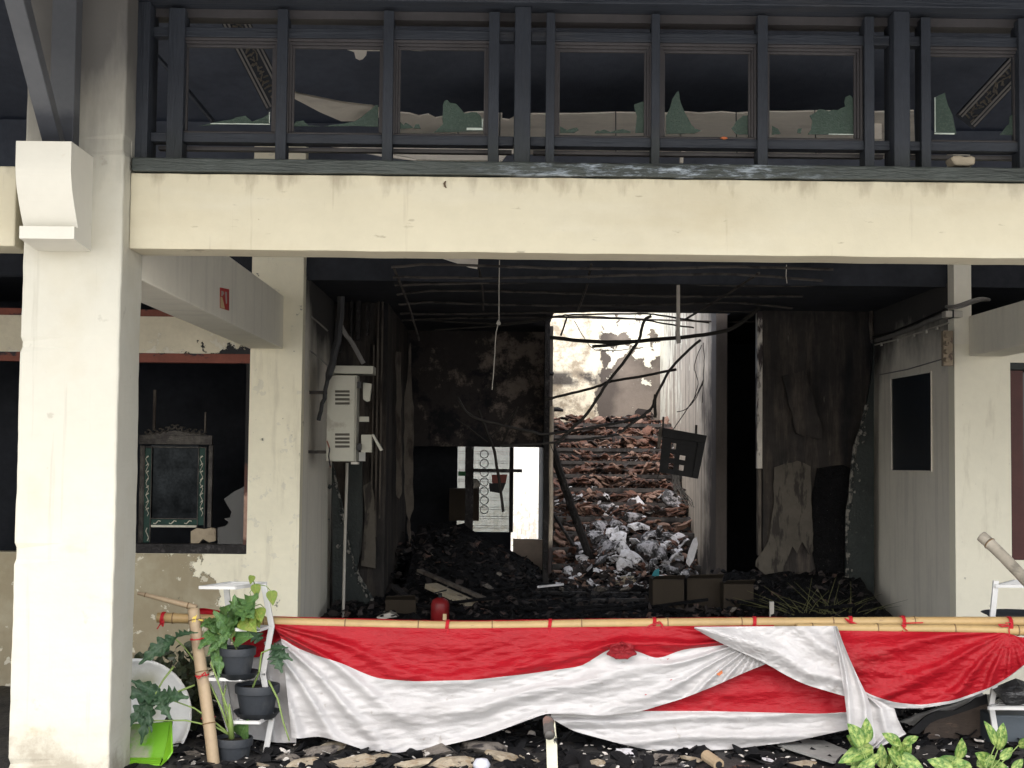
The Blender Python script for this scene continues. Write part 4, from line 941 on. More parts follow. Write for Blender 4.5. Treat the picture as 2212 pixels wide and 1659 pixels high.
ob('grille', g, mat('grey_green_grille', (0.16, 0.21, 0.20), 0.6), wn)
g = MB(); g.box(-2.2, 2.0, 24.3, 24.35, -0.05, 3.2)
for k in range(56):
    xx = -2.0 + k * 0.07; g.tube([Vector((xx, 24.295, 0)), Vector((xx, 24.295, 3.2))], 0.012 + 0.006 * (k % 3 == 0), 6)
ob('corrugated_fence', g, m_whitesheet, label='bright white corrugated sheet outside the rear doorway', cat='fence')
g = MB(); g.bxp(1108, 1165, 1172, 1250, 18.0, 18.1); ob('low_partition', g, mat('pinkish_partition', (0.50, 0.41, 0.35), 0.8, 0.2, 3), label='low pinkish partition under the bright doorway', cat='partition')
g = MB(); g.bxp(1022, 1013, 1128, 1020, 16.6, 16.68); ob('crossbar', g, m_charwood, label='charred horizontal bar across the rear window', cat='timber bar')
g = MB(); g.bxp(1005, 965, 1022, 1175, 16.7, 16.78); ob('charred_post', g, m_charwood, label='thick charred post before the rear window', cat='timber post')
g = MB(); g.prism([(1062, 1026), (1096, 1025), (1092, 1045), (1063, 1044)], 16.3, 0.10); ob('red_tin', g, mat('dull_red_tin', (0.14, 0.035, 0.025), 0.6), label='dull red tin hanging on the pole before the window', cat='tin')
g = MB(); g.prism([(1056, 1044), (1093, 1043), (1088, 1056), (1083, 1066), (1058, 1062)], 16.28, 0.10); ob('black_tin', g, m_black, label='black tin hanging under the dull red one', cat='tin')
g = MB(); g.bxp(970, 1056, 1034, 1125, 17.4, 17.8); cbx = ob('storage_box', g, m_card, label='dim brown carton stacked left of the rear window', cat='box')
g = MB(); g.lathe([(0, 0), (0.05, 0.0), (0.075, 0.05), (0.06, 0.1), (0.02, 0.13), (0, 0.13)], 12, px(1025, 1056, 17.6)); ob('white_bag', g, m_whiteplastic, smooth=True, label='small white bag on top of the dim carton', cat='bag')
g = MB(); g.bxp(990, 1018, 1006, 1028, 17.5, 17.55); ob('green_crate', g, mat('green_plastic', (0.02, 0.16, 0.05), 0.5), label='small green plastic edge beside the charred post', cat='crate')

# ================================================================== ceiling channels and bent rods
def rod(name, pts, D, r, m, label, cat, group=None, jit=0.003, sub=5, n=5):
    g = MB(); g.tube(curve_px(pts, D, sub, jit), r, n); return ob(name, g, m, label=label, cat=cat, group=group)
for k, (y, zc) in enumerate(((575, 0), (596, 0), (613, 0), (634, 0), (655, 0), (674, 0), (690, 0))):
    D = 1.50 * F / (982 - y); D = max(D, 10.9)
    pts = [(845 + k * 4, y + 3)] + [(x, y + 5 * math.sin(x * 0.006 + k * 1.7) + 0.004 * (x - 1100)) for x in range(930, 1640, 110)] + [(1800 - k * 22, y + 3 + 4 * math.sin(k * 2.0) + 4)]
    rod('ceiling_channel', pts, D, 0.011, m_steel, 'thin warped steel channel across the burnt hall ceiling, %s of seven from the beam inward' % ('first', 'second', 'third', 'fourth', 'fifth', 'sixth', 'last')[k], 'ceiling channel', 'warped channels across the hall ceiling')
for k, (a, b) in enumerate((((1030, 565), (1044, 670)), ((1277, 570), (1248, 672)), ((1640, 590), (1480, 690)), ((850, 575), (905, 735)))):
    lab = ['crossing hanger in the ceiling left of centre', 'crossing hanger above the bright stairwell', 'crossing hanger curving towards the right wall', 'sagging runner in the ceiling far left'][k]
    rod('ceiling_hanger', [a, ((a[0] + b[0]) / 2 + 4, (a[1] + b[1]) / 2), b], [11.4, 12.3, 13.8], 0.011, m_steel, 'scorched ' + lab, 'hanger')
RODS = [
 ([(1187, 729), (1282, 738), (1360, 738), (1469, 729), (1546, 719), (1591, 704), (1640, 665)], 14.0, 0.021, 'heavy black rail crossing the bright opening near its top'),
 ([(1280, 749), (1330, 744), (1379, 738)], 14.05, 0.017, 'short black rail just under the heavy one'),
 ([(1407, 682), (1392, 693), (1381, 732), (1374, 744), (1351, 778), (1312, 827), (1275, 885), (1245, 917), (1203, 957)], 13.6, 0.016, 'long black rod slanting down left across the bright wall'),
 ([(1177, 864), (1249, 846), (1296, 833), (1314, 825), (1379, 814), (1461, 798)], 13.8, 0.014, 'black rod rising gently to the right across the bright wall'),
 ([(1513, 734), (1481, 762), (1446, 802), (1416, 859), (1409, 880), (1390, 896), (1337, 936)], 13.5, 0.014, 'bent black rod curving down from the upper right of the stairwell'),
 ([(1415, 852), (1415, 902)], 13.45, 0.016, 'short upright black stub on the bent rod'),
 ([(1397, 899), (1300, 920), (1180, 938), (1152, 933), (1074, 916), (1014, 896), (989, 860)], 13.7, 0.014, 'black rod sweeping left from the stairs into the dark wall'),
 ([(1337, 939), (1245, 951), (1152, 960), (1080, 963)], 13.7, 0.012, 'lowest long black rod above the rubble steps'),
 ([(1224, 688), (1211, 725)], 13.9, 0.010, 'short dangling rod at the upper left of the opening'),
 ([(900, 690), (1080, 700), (1152, 690), (1208, 683), (1240, 680), (1384, 678), (1425, 681), (1499, 693), (1532, 697)], 14.2, 0.010, 'thin black wire-like channel along the opening top, upper'),
 ([(940, 712), (1100, 702), (1189, 687), (1240, 684), (1319, 686), (1395, 692), (1439, 700), (1499, 708)], 14.2, 0.009, 'thin black channel along the opening top, lower'),
 ([(1034, 886), (1057, 946), (1070, 986), (1087, 1106)], 14.6, 0.016, 'black pole leaning before the rear window'),
 ([(1117, 880), (1100, 922), (1084, 962)], 14.4, 0.013, 'short dark rod slanting over the rear window top'),
 ([(1120, 878), (1088, 915), (1056, 946)], 14.5, 0.010, 'dark rod crossing the slanting one above the window'),
 ([(985, 905), (1020, 930), (1053, 955)], 14.5, 0.010, 'dark rod low on the mottled wall'),
 ([(1420, 1035), (1432, 985), (1440, 950), (1500, 860), (1520, 820)], 14.3, 0.005, 'thin wire rising along the stairwell side wall')]
for pts, D, r, lab in RODS:
    rod('bent_rod', pts, D, r, m_rodblack, lab, 'steel rod')
for k, (pts, lab) in enumerate((([(1240, 692), (1262, 730), (1285, 755), (1330, 757), (1390, 750)], 'fine loose wire looping under the heavy rail'),
        ([(1516, 745), (1500, 790), (1508, 830), (1495, 870)], 'fine wire dangling beside the right stairwell edge'),
        ([(1519, 828), (1500, 865), (1480, 885), (1462, 890)], 'fine hooked wire before the side wall'),
        ([(1190, 960), (1205, 1010), (1225, 1060)], 'fine wire against the stair foot'),
        ([(1519, 740), (1521, 780), (1519, 830), (1517, 870)], 'fine straight wire on the side wall edge'))):
    rod('loose_wire', pts, 14.1, 0.004, m_rodblack, lab, 'wire', n=4)
# charred beam leaning on the stairs
g = MB(); pts = curve_px([(1190, 955), (1212, 1030), (1240, 1110), (1262, 1170), (1274, 1210)], [15.3, 15.4, 15.6, 15.7, 15.8], 4, 0.006)
g.tube(pts, 0.045, 8); ob('leaning_charred_beam', g, m_charwood, label='thick charred pole leaning down the left side of the rubble', cat='timber beam')
g = MB(); g.bxp(1462, 555, 1469, 736, 12.0, 12.04); g.prism([(1460, 715), (1468, 712), (1471, 740), (1463, 742)], 11.98, 0.05)
ob('hanging_tube', g, mat('dusty_beige_tube', (0.36, 0.33, 0.29), 0.6), label='thin beige tube hanging from the beam before the bright wall', cat='tube')
g = MB(); g.tube(curve_px([(1079, 562), (1078, 620), (1078, 692)], 11.4, 3), 0.004, 5); g.tube(curve_px([(1076, 702), (1070, 730), (1068, 780), (1063, 842)], 11.4, 3, 0.002), 0.004, 5)
lp = ob('hanging_flex', g, m_whiteplastic, label='frayed pale flex with an empty lamp holder hanging in mid hall', cat='lamp flex')
g = MB(); g.lathe([(0, -0.022), (0.012, -0.02), (0.02, -0.006), (0.014, 0.01), (0.006, 0.022), (0, 0.024)], 10, px(1077, 697, 11.4)); ob('lamp_holder', g, m_whiteplastic, lp, smooth=True)
g = MB(); g.prism([(948, 556), (1033, 558), (1031, 581), (1015, 578), (985, 568)], 11.2, 0.012); ob('loose_ceiling_flap', g, m_ceilboard, label='loose pale ceiling flap under the beam', cat='ceiling flap')
g = MB(); g.tube([px(1699, 572, 11.4), px(1698, 596, 11.4), px(1700, 612, 11.4)], 0.004, 5); ob('dangling_string', g, m_whiteplastic, label='short pale string under the beam at right', cat='string')
# hanging burnt frame box
bd = 14.2
hb = empty('hanging_burnt_box', px(1475, 1030, bd), 'tilted burnt black box with square holes hanging before the stairs', 'burnt box')
g = MB()
outer = [(1433, 924), (1527, 941), (1508, 1034), (1424, 1020)]
def bil(u, v):
    a, b, c, d = outer
    return (a[0] * (1 - u) * (1 - v) + b[0] * u * (1 - v) + c[0] * u * v + d[0] * (1 - u) * v, a[1] * (1 - u) * (1 - v) + b[1] * u * (1 - v) + c[1] * u * v + d[1] * (1 - u) * v)
us = [0, 0.12, 0.22, 0.34, 0.46, 0.60, 0.72, 1.0]; vs_ = [0, 0.30, 0.44, 0.54, 0.64, 0.76, 0.88, 1.0]
holes = {(2, 2), (2, 3), (4, 3), (2, 5), (4, 5), (4, 2), (2, 4), (4, 4)} - {(2, 4), (4, 4)} | {(2, 1)}
holes = {(2, 1), (4, 3), (2, 3), (2, 5), (4, 5)}
for i in range(7):
    for j in range(7):
        if (i, j) in holes: continue
        g.prism([bil(us[i], vs_[j]), bil(us[i + 1], vs_[j]), bil(us[i + 1], vs_[j + 1]), bil(us[i], vs_[j + 1])], bd, 0.02)
ob('perforated_front', g, m_black, hb)
g = MB(); g.prism([(1433, 924), (1527, 941), (1523, 958), (1431, 943)], bd - 0.06, 0.25); ob('box_top', g, m_black, hb)
g = MB(); g.prism([(1508, 956), (1523, 958), (1506, 1034), (1496, 1032)], bd - 0.03, 0.2); ob('box_side', g, m_black, hb)
g = MB(); g.tube([px(1432, 928, bd), px(1433, 900, bd)], 0.012, 6); ob('hanger', g, m_steel, hb)
g = MB(); g.tube([px(1503, 940, bd), px(1504, 918, bd)], 0.014, 6); ob('hanger', g, m_steel, hb)
g = MB(); g.prism([(1424, 925), (1432, 925), (1426, 970), (1420, 966)], bd, 0.04); ob('side_strip', g, m_palestrip, hb)
g = MB()
for k in range(9): g.tube(curve_px([(1452 + k * 1.5, 1015), (1455 + k * 2, 1050), (1468 + k * 3, 1080), (1480 + k * 2.5, 1088 + k)], 14.25, 3, 0.01), 0.004, 4)
ob('wire_bundle', g, m_cable, label='bundle of loose pale wires below the hanging burnt box', cat='wires')

# ================================================================== rubble
def rock_mesh(name, seed, m, flat=1.0, n=14):
    rnd = random.Random(seed); bm = bmesh.new()
    for _ in range(n):
        v = Vector((rnd.gauss(0, 1), rnd.gauss(0, 1), rnd.gauss(0, 1))).normalized() * rnd.uniform(0.8, 1)
        v.z *= flat; bm.verts.new(v * 0.5)
    bmesh.ops.convex_hull(bm, input=bm.verts)
    for v in [v for v in bm.verts if not v.link_faces]: bm.verts.remove(v)
    me = bpy.data.meshes.new(name); bm.to_mesh(me); bm.free(); me.materials.append(m); return me
def tile_mesh(name, seed, m, curl=0.35, L_=1.0, W_=0.7, th=0.07, seg=5):
    """broken piece of curved roof tile with a ragged outline"""
    rnd = random.Random(seed); V = []; Fc = []
    nu = seg
    for s in (0, 1):
        for i in range(nu + 1):
            u = i / nu
            for j in range(4):
                v = j / 3
                w0 = 0.72 + 0.28 * math.sin(math.pi * min(1, max(0, u))) 
                x = (u - 0.5) * L_; y = (v - 0.5) * W_ * w0
                if i in (0, nu) or j in (0, 3): x += 0; 
                rnd2 = random.Random(seed * 100 + i * 10 + j)
                x += rnd2.uniform(-0.09, 0.09) * (i in (0, nu)); y += rnd2.uniform(-0.07, 0.07) * (j in (0, 3))
                z = curl * (0.25 - (v - 0.5) ** 2 * 1.0) + 0.12 * curl * math.sin(u * 5 + seed) - s * th
                V.append((x, y, z))
    M_ = (nu + 1) * 4
    for i in range(nu):
        for j in range(3):
            a = i * 4 + j
            Fc.append((a, a + 4, a + 5, a + 1)); Fc.append((M_ + a, M_ + a + 1, M_ + a + 5, M_ + a + 4))
    for i in range(nu):
        for j in (0, 3):
            a = i * 4 + j; Fc.append((a, M_ + a, M_ + a + 4, a + 4) if j == 0 else (a, a + 4, M_ + a + 4, M_ + a))
    for j in range(3):
        for i in (0, nu):
            a = i * 4 + j; Fc.append((a, a + 1, M_ + a + 1, M_ + a))
    me = bpy.data.meshes.new(name); me.from_pydata(V, [], Fc); me.materials.append(m); me.update(); return me
TM = [tile_mesh('roof_tile_fragment', s, [m_tile, m_tilepink, m_tiledark, m_tile][s % 4], random.uniform(0.1, 0.5), 1.0, random.uniform(0.5, 0.9), 0.09) for s in range(12)]
PM = [tile_mesh('ashy_tile', 50 + s, m_plate if s % 2 == 0 else m_plate2, random.uniform(0.15, 0.7), 1.0, random.uniform(0.6, 0.95), 0.06) for s in range(8)]
DM = [tile_mesh('sooty_tile', 80 + s, m_tiledark, random.uniform(0.1, 0.5), 1.0, random.uniform(0.6, 0.9), 0.08) for s in range(6)]
SMM = [rock_mesh('slab_fragment', 200 + s, m_slab, 0.45, 16) for s in range(6)]
RM = [rock_mesh('stone', 220 + s, m_rock, 0.75, 16) for s in range(5)]
def place(name, me, loc, rot, s, label, cat, group=None, parent=None):
    o = bpy.data.objects.new(name, me); COL.objects.link(o)
    o.location = loc; o.rotation_euler = rot; o.scale = s if isinstance(s, tuple) else (s, s, s)
    if parent is not None: attach(o, parent)
    tag(o, label, cat, group); return o
def steptop(y, z=0):
    i = int((y - SY) / TR)
    return 0 if y < SY else min(NS, i + 1) * RI
rnd = random.Random(3)
def stuffmesh(items, m, name, label=None, cat=None, group=None, kind='stuff'):
    """joins many fragments (mesh, matrix) into one object"""
    mats = []; V = []; Fc = []; MI = []
    for me, M4 in items:
        mm = me.materials[0] if m is None else m
        if mm not in mats: mats.append(mm)
        o_ = len(V); V += [M4 @ v.co for v in me.vertices]
        for p in me.polygons: Fc.append([i + o_ for i in p.vertices]); MI.append(mats.index(mm))
    g = MB(); g.v = V; g.f = Fc; g.m = MI
    return ob(name, g, mats, label=label, cat=cat, kind=kind)
def eul(a, b, c): return Matrix.Rotation(c, 4, 'Z') @ Matrix.Rotation(b, 4, 'Y') @ Matrix.Rotation(a, 4, 'X')
big = []; small = []
for i in range(NS):
    y0 = SY + i * TR
    for k in range(120 if i > 3 else 60):
        x = rnd.uniform(SL + 0.04, SR - 0.06)
        hump = 0.55 + 0.6 * nz3(x * 1.7, i * 3.3, 8)
        if i == NS - 1: yy = y0 + rnd.uniform(0.0, 0.75); lift = rnd.uniform(0, 0.11) * hump
        else: yy = y0 + rnd.uniform(0.10, TR - 0.02); lift = rnd.uniform(0, 0.075) * hump
        s = rnd.uniform(0.06, 0.22)
        if i < 6: lift += rnd.uniform(0, 0.13) * (0.4 + 1.6 * abs(nz3(x * 2, i, 3)))
        elif nz3(x * 1.4, i * 2.1, 12) > 0.15: lift += rnd.uniform(0, 0.08)
        r3 = (rnd.gauss(0, 0.35), rnd.gauss(0, 0.35), rnd.uniform(0, 6.3))
        loc = Vector((min(max(x, SL + s / 2), SR - s / 2), yy, (i + 1) * RI + 0.02 + lift))
        (big if s > 0.165 and rnd.random() < 0.62 else small).append((rnd.choice(TM), loc, r3, s))
big = big[:230]
for me, loc, r3, s in big:
    place('roof_tile_fragment', me, loc, r3, (s, s, s), 'broken roof tile piece among the rubble on the stairs', 'roof tile', 'broken roof tiles on the stairs')
stuffmesh([(me, Matrix.Translation(loc) @ eul(*r3) @ Matrix.Diagonal((s, s, s, 1))) for me, loc, r3, s in small], None, 'tile_rubble')
# hole in the back wall with tiles fallen through, bracket on the wall
g = MB(); P = [(1368, 905), (1372, 888), (1378, 882), (1392, 884), (1405, 887), (1412, 896), (1410, 912), (1398, 922), (1385, 918)]
A = [px(x, y, 19.99) for x, y in P]; g.extr(A, (0, 0.005, 0)); ob('wall_hole', g, m_tiledark, label='dark ragged hole low in the stairwell back wall', cat='hole')
for k, (x, y, a_) in enumerate(((1386, 902, .5), (1394, 898, -.4), (1402, 906, .3), (1390, 912, 0), (1380, 910, -.6))):
    place('roof_tile_fragment', TM[(0, 1, 4, 5, 8)[k]], px(x, y, 19.9), (0.5, a_, a_), (0.16, 0.12, 0.14), 'orange tile piece lodged in the hole of the stairwell back wall, %s' % ('upper left', 'upper middle', 'rightmost', 'lowest', 'leftmost')[k], 'roof tile', 'tile pieces in the wall hole')
g = MB(); g.tube([px(1186, 885, 18.6), px(1205, 884, 18.6), px(1217, 887, 18.6)], [0.03, 0.035, 0.02], 6); ob('charred_stub', g, m_black, label='charred timber stub sticking out at the left of the bright wall', cat='timber stub')
g = MB(); g.tube([px(1186, 806, 15.1), px(1196, 808, 15.1)], [0.03, 0.02], 6); ob('charred_stub', g, m_black, label='small black stub on the pillar beside the bright wall', cat='timber stub')
# crumbs fallen over the risers
it = []
for k in range(1500):
    x = rnd.uniform(SL, SR); y = rnd.uniform(SY - 0.5, SY + NS * TR); s = rnd.uniform(0.015, 0.05)
    it.append((rnd.choice(TM + PM[:2]), Matrix.Translation((x, y, steptop(y) + 0.01)) @ eul(rnd.gauss(0, 0.5), rnd.gauss(0, 0.5), rnd.uniform(0, 6)) @ Matrix.Diagonal((s, s, s, 1))))
stuffmesh(it, None, 'tile_crumbs')
# pile of ash-whitened tiles over the lower steps
def pileh(x, y):
    u = (x - 1.55) / 0.95; base = max(0.0, 1 - u * u * 0.75)
    v = max(0.0, min(1.0, (y - 14.7) / 2.6))
    return steptop(y) * 0.0 + base * (0.12 + 0.95 * v * (1.12 - 0.15 * v))
g = MB(); nx, ny = 60, 60
for j in range(ny):
    for i in range(nx):
        x = 0.5 + (SR - 0.505) * i / (nx - 1) * 1.0; y = 14.6 + 2.9 * j / (ny - 1)
        x = 0.5 + (SR - 0.502) * i / (nx - 1) * 0.9999 if False else 0.5 + 1.838 * i / (nx - 1)
        g.v.append(Vector((x, y, pileh(x, y) - 0.06 + 0.05 * nz3(x, y, 4, 7))))
for j in range(ny - 1):
    for i in range(nx - 1):
        a = j * nx + i; g.f.append([a, a + 1, a + nx + 1, a + nx]); g.m.append(0)
ob('rubble_mound', g, m_heap, kind='stuff')
# large ones, white
spots = [(1370, 1100, .30), (1452, 1088, .36), (1395, 1108, .30), (1362, 1124, .33), (1270, 1128, .30), (1330, 1142, .24), (1382, 1146, .34), (1300, 1146, .26), (1470, 1140, .26), (1310, 1106, .3),
         (1475, 1156, .28), (1285, 1168, .24), (1335, 1172, .28), (1400, 1172, .30), (1440, 1180, .2), (1305, 1190, .3), (1345, 1196, .30), (1400, 1196, .32), (1465, 1180, .32), (1490, 1186, .34), (1490, 1150, .2), (1500, 1200, .3),
         (1258, 1212, .26), (1300, 1216, .28), (1360, 1216, .28), (1430, 1206, .3), (1460, 1216, .28), (1250, 1190, .2), (1350, 1232, .24), (1410, 1228, .22), (1290, 1240, .2), (1450, 1236, .22), (1225, 1240, .18), (1200, 1225, .18), (1325, 1158, .2), (1420, 1160, .22), (1375, 1180, .22), (1272, 1145, .2)]
def hit_pile(x, y):
    for D in np.arange(14.6, 17.6, 0.02):
        p = px(x, y, D)
        if p.z < max(pileh(p.x, D), 0.0) + 0.02: return p
    return px(x, y, 17.0)
for k, (x, y, s) in enumerate(spots):
    p = hit_pile(x, y)
    place('ashy_tile', PM[k % 8], p + Vector((0, 0, 0.04)), (rnd.uniform(0.1, 1.1), rnd.gauss(0, 0.5), rnd.uniform(-1.6, 1.6)), (s * rnd.uniform(0.55, 0.95), s * rnd.uniform(0.6, 1.0), s * rnd.uniform(0.7, 1.5)), 'ash-whitened curled tile on the pile at the stair foot', 'roof tile', 'ash-whitened tiles at the stair foot')
it = []
for k in range(60):
    x = rnd.uniform(1200, 1500); y = rnd.uniform(1075, 1262); p = hit_pile(x, y); s = rnd.uniform(0.12, 0.24)
    place('sooty_tile' if k % 3 else 'ashy_tile', DM[k % 6] if k % 3 else PM[k % 8], p, (rnd.uniform(-0.3, 0.9), rnd.gauss(0, 0.4), rnd.uniform(0, 6)), (s, s, s),
          'sooty dark tile wedged in the pile at the stair foot' if k % 3 else 'ash-whitened curled tile on the pile at the stair foot', 'roof tile', 'dark tiles at the stair foot' if k % 3 else 'ash-whitened tiles at the stair foot')
for k in range(1100):
    x = rnd.uniform(1195, 1510); y = rnd.uniform(1070, 1285); p = hit_pile(x, y); s = rnd.uniform(0.03, 0.11)
    it.append((rnd.choice(PM[:3] + DM + TM[:6]), Matrix.Translation(p) @ eul(rnd.gauss(0, 0.6), rnd.gauss(0, 0.6), rnd.uniform(0, 6)) @ Matrix.Diagonal((s, s, s, 1))))
stuffmesh(it, None, 'pile_crumbs')
p = px(1497, 1170, 15.0); g = MB(); g.prism([(1482, 1215), (1488, 1190), (1498, 1165), (1505, 1160), (1508, 1175), (1500, 1205), (1489, 1225)], 15.0, 0.03)
ob('leaning_white_tile', g, m_plate, label='tall bluish-white tile leaning on the side wall at the pile edge', cat='roof tile')
g = MB(); g.prism([(1318, 1262), (1335, 1247), (1368, 1245), (1378, 1258), (1376, 1263)], 15.0, 0.06); g2 = ob('flat_slab', g, m_slab, label='flat beige slab at the foot of the rubble pile', cat='slab')
g = MB(); g.prism([(1408, 1244), (1414, 1232), (1424, 1228), (1424, 1246)], 14.8, 0.02); ob('teal_scrap', g, m_teal, label='small teal plastic scrap at the pile foot', cat='plastic scrap')

# heaps of ash in the hall
def heap(name, xr_, yr_, hf, label=None, seg=60):
    g = MB(); nx = ny = seg
    for j in range(ny):
        for i in range(nx):
            x = xr_[0] + (xr_[1] - xr_[0]) * i / (nx - 1); y = yr_[0] + (yr_[1] - yr_[0]) * j / (ny - 1)
            u = min(i, nx - 1 - i, j) / 6; e_ = min(1, u)
            g.v.append(Vector((x, y, hf(x, y) * e_ + 0.05 * e_ * nz3(x, y, 3, 6) + 0.025 * e_ * nz3(x, y, 3, 15))))
    for j in range(ny - 1):
        for i in range(nx - 1):
            a = j * nx + i; g.f.append([a, a + 1, a + nx + 1, a + nx]); g.m.append(0)
    return ob(name, g, m_heap, kind='stuff')
hl = lambda x, y: 0.12 + 0.62 * max(0, min(1, (y - 13.9) / 2.6)) * max(0, min(1, (0.75 - x) / 1.2))
heap('ash_heap', (-1.15, 0.62), (13.6, 16.8), hl)
hr = lambda x, y: 0.10 + 0.30 * max(0, min(1, (y - 12.9) / 1.2))
heap('ash_heap', (2.2, 3.86), (12.4, 14.3), hr)
hm = lambda x, y: 0.08 + 0.09 * max(0, min(1, (y - 12.8) / 1.5))
heap('ash_heap', (-1.6, 2.3), (12.4, 14.9), hm)
# chips over heaps and floor
def ground_h(x, y):
    h = 0.03
    if -1.15 < x < 0.62 and 13.7 < y < 16.8: h = max(h, hl(x, y))
    if 2.2 < x < 3.86 and 12.5 < y < 14.3: h = max(h, hr(x, y))
    if -1.6 < x < 2.3 and 12.5 < y < 14.9: h = max(h, hm(x, y))
    return h
CM = [rock_mesh('char', 240 + q, m_darkchip, 0.6, 14) for q in range(4)]
it = []
for k in range(3200):
    x = rnd.uniform(-1.6, 3.8); y = rnd.uniform(12.6, 16.4)
    if y > 14.3 and x > 2.3: continue
    if x > 2.1 and (x > 3.65 or y < 12.75 + 0.12): continue
    if y < 12.75: continue
    s = rnd.uniform(0.02, 0.085); me = rnd.choice(CM * 9 + DM * 3 + RM[:1])
    it.append((me, Matrix.Translation((x, y, ground_h(x, y) + 0.015)) @ eul(rnd.gauss(0, 0.5), rnd.gauss(0, 0.5), rnd.uniform(0, 6)) @ Matrix.Diagonal((s * 1.4, s, s * 0.7, 1))))
stuffmesh(it, None, 'hall_debris')
# named pieces in the hall
CBM = []
for q in range(3):
    g = MB(); g.tube([Vector((-0.5 + t * 0.2, 0.03 * nz3(t, q, 5, 1), 0.02 * nz3(t, q, 8, 1))) for t in range(6)], [0.03 + 0.008 * nz3(t, q, 2, 1.7) for t in range(6)], 6)
    me = bpy.data.meshes.new('charred_beam'); me.from_pydata(g.v, [], g.f); me.materials.append(m_heap); me.update(); CBM.append(me)
for k in range(18):
    x = rnd.uniform(-0.8, 3.1); y = rnd.uniform(12.9, 14.7 if x < 2.2 else 13.9)
    place('charred_beam', CBM[k % 3], Vector((x, y, ground_h(x, y) + 0.06)), (0, rnd.gauss(0, 0.12), rnd.gauss(0, 0.9)), (rnd.uniform(0.3, 0.75), rnd.uniform(0.3, 0.8), 0.6), 'charred roof batten lying in the ash of the hall floor', 'timber beam', 'charred battens in the ash')
def plank(pa, pb, D0, D1, w_, th, m, label, name='fallen_plank', cat='plank'):
    g = MB(); g.bar(px(*pa, D0), px(*pb, D1), w_, th); return ob(name, g, m, bevel=0.004, label=label, cat=cat)
plank((905, 1232), (1058, 1298), 14.2, 13.6, 0.07, 0.03, m_palestrip, 'long pale splintered plank lying across the ash')
plank((930, 1265), (1020, 1305), 13.9, 13.5, 0.16, 0.05, m_slab, 'broken plaster-coated plank under the long pale one')
plank((850, 1265), (910, 1320), 13.7, 13.3, 0.08, 0.03, m_charwood, 'short charred plank left of the extinguisher')
plank((1150, 1282), (1385, 1285), 14.3, 14.2, 0.10, 0.05, m_charwood, 'long charred board flat across the hall floor')
plank((1130, 1300), (1400, 1298), 13.9, 13.8, 0.09, 0.05, m_charwood, 'second charred board nearer on the hall floor')
plank((1160, 1268), (1218, 1262), 14.3, 14.3, 0.05, 0.02, m_plate, 'small white board piece on the ash before the stairs')
plank((1195, 1110), (1240, 1180), 15.4, 15.2, 0.03, 0.03, m_charwood, 'thin charred stick at the left of the pile')
for k, (x, y, s, lab) in enumerate(((1055, 1290, .14, 'left of centre'), (1215, 1250, .12, 'just before the pile'), (1290, 1262, .22, 'centre of the hall'), (1350, 1245, .16, 'touching the pile foot'))):
    p = px(x, y, 14.3); place('stone', RM[k], Vector((p.x, 14.3, ground_h(p.x, 14.3) + 0.04)), (0.2, 0.3, k), (s, s, s * 0.5), 'grey stone lump on the ash, ' + lab, 'stone')
def carton(x0, y0, x1, y1, D, dep, m, label, rz=0.0):
    e = MB(); e.bxp(x0, y0, x1, y1, D, D + dep); o = ob('cardboard_box', e, m, label=label, cat='cardboard box', bevel=0.004)
    g = MB(); a = px(x0, y0, D); b = px(x1, y0, D)
    g.extr([a + Vector((0, 0, 0.002)), b + Vector((0, 0, 0.002)), b + Vector((0.0, -0.10, 0.05)), a + Vector((0.02, -0.10, 0.04))], (0, 0, 0.005)); ob('flap', g, m, o)
    return o
carton(1410, 1252, 1478, 1325, 13.4, 0.35, m_card, 'dim brown cardboard box, left of the pair on the right floor')
carton(1484, 1250, 1560, 1325, 13.5, 0.35, m_card, 'dim brown cardboard box, right of the pair on the right floor')
carton(1563, 1262, 1628, 1330, 13.3, 0.3, m_card, 'dim brown cardboard box with torn edge, rightmost on the right floor')
carton(832, 1296, 898, 1345, 13.0, 0.3, m_card, 'dark cardboard box behind the bamboo rail on the left')
g = MB(); g.prism([(803, 1340), (820, 1330), (842, 1324), (858, 1332), (872, 1342)], 12.8, 0.35); ob('white_paper_sheet', g, m_whiteplastic, label='pale crumpled sheet just above the bamboo rail on the left', cat='sheet')
# fire extinguisher
p = px(950, 1352, 12.7)
fe = empty('fire_extinguisher', p, 'red fire extinguisher standing behind the bamboo rail', 'fire extinguisher')
g = MB(); r_ = 0.085; g.lathe([(0, 0), (r_, 0.0), (r_, 0.20), (r_ * 0.85, 0.235), (r_ * 0.5, 0.255), (0.02, 0.262), (0, 0.262)], 20, p); ob('cylinder', g, m_red_ext, fe, smooth=True)
g = MB(); g.lathe([(0.018, 0.26), (0.018, 0.30), (0, 0.30)], 10, p); g.bar(p + Vector((-0.05, 0, 0.30)), p + Vector((0.06, 0, 0.33)), 0.02, 0.012); ob('valve_handle', g, m_black, fe)
g = MB(); g.box(p.x + 0.03, p.x + 0.065, p.y - 0.088, p.y - 0.083, p.z + 0.05, p.z + 0.12); ob('instruction_label', g, m_stickerpale, fe)
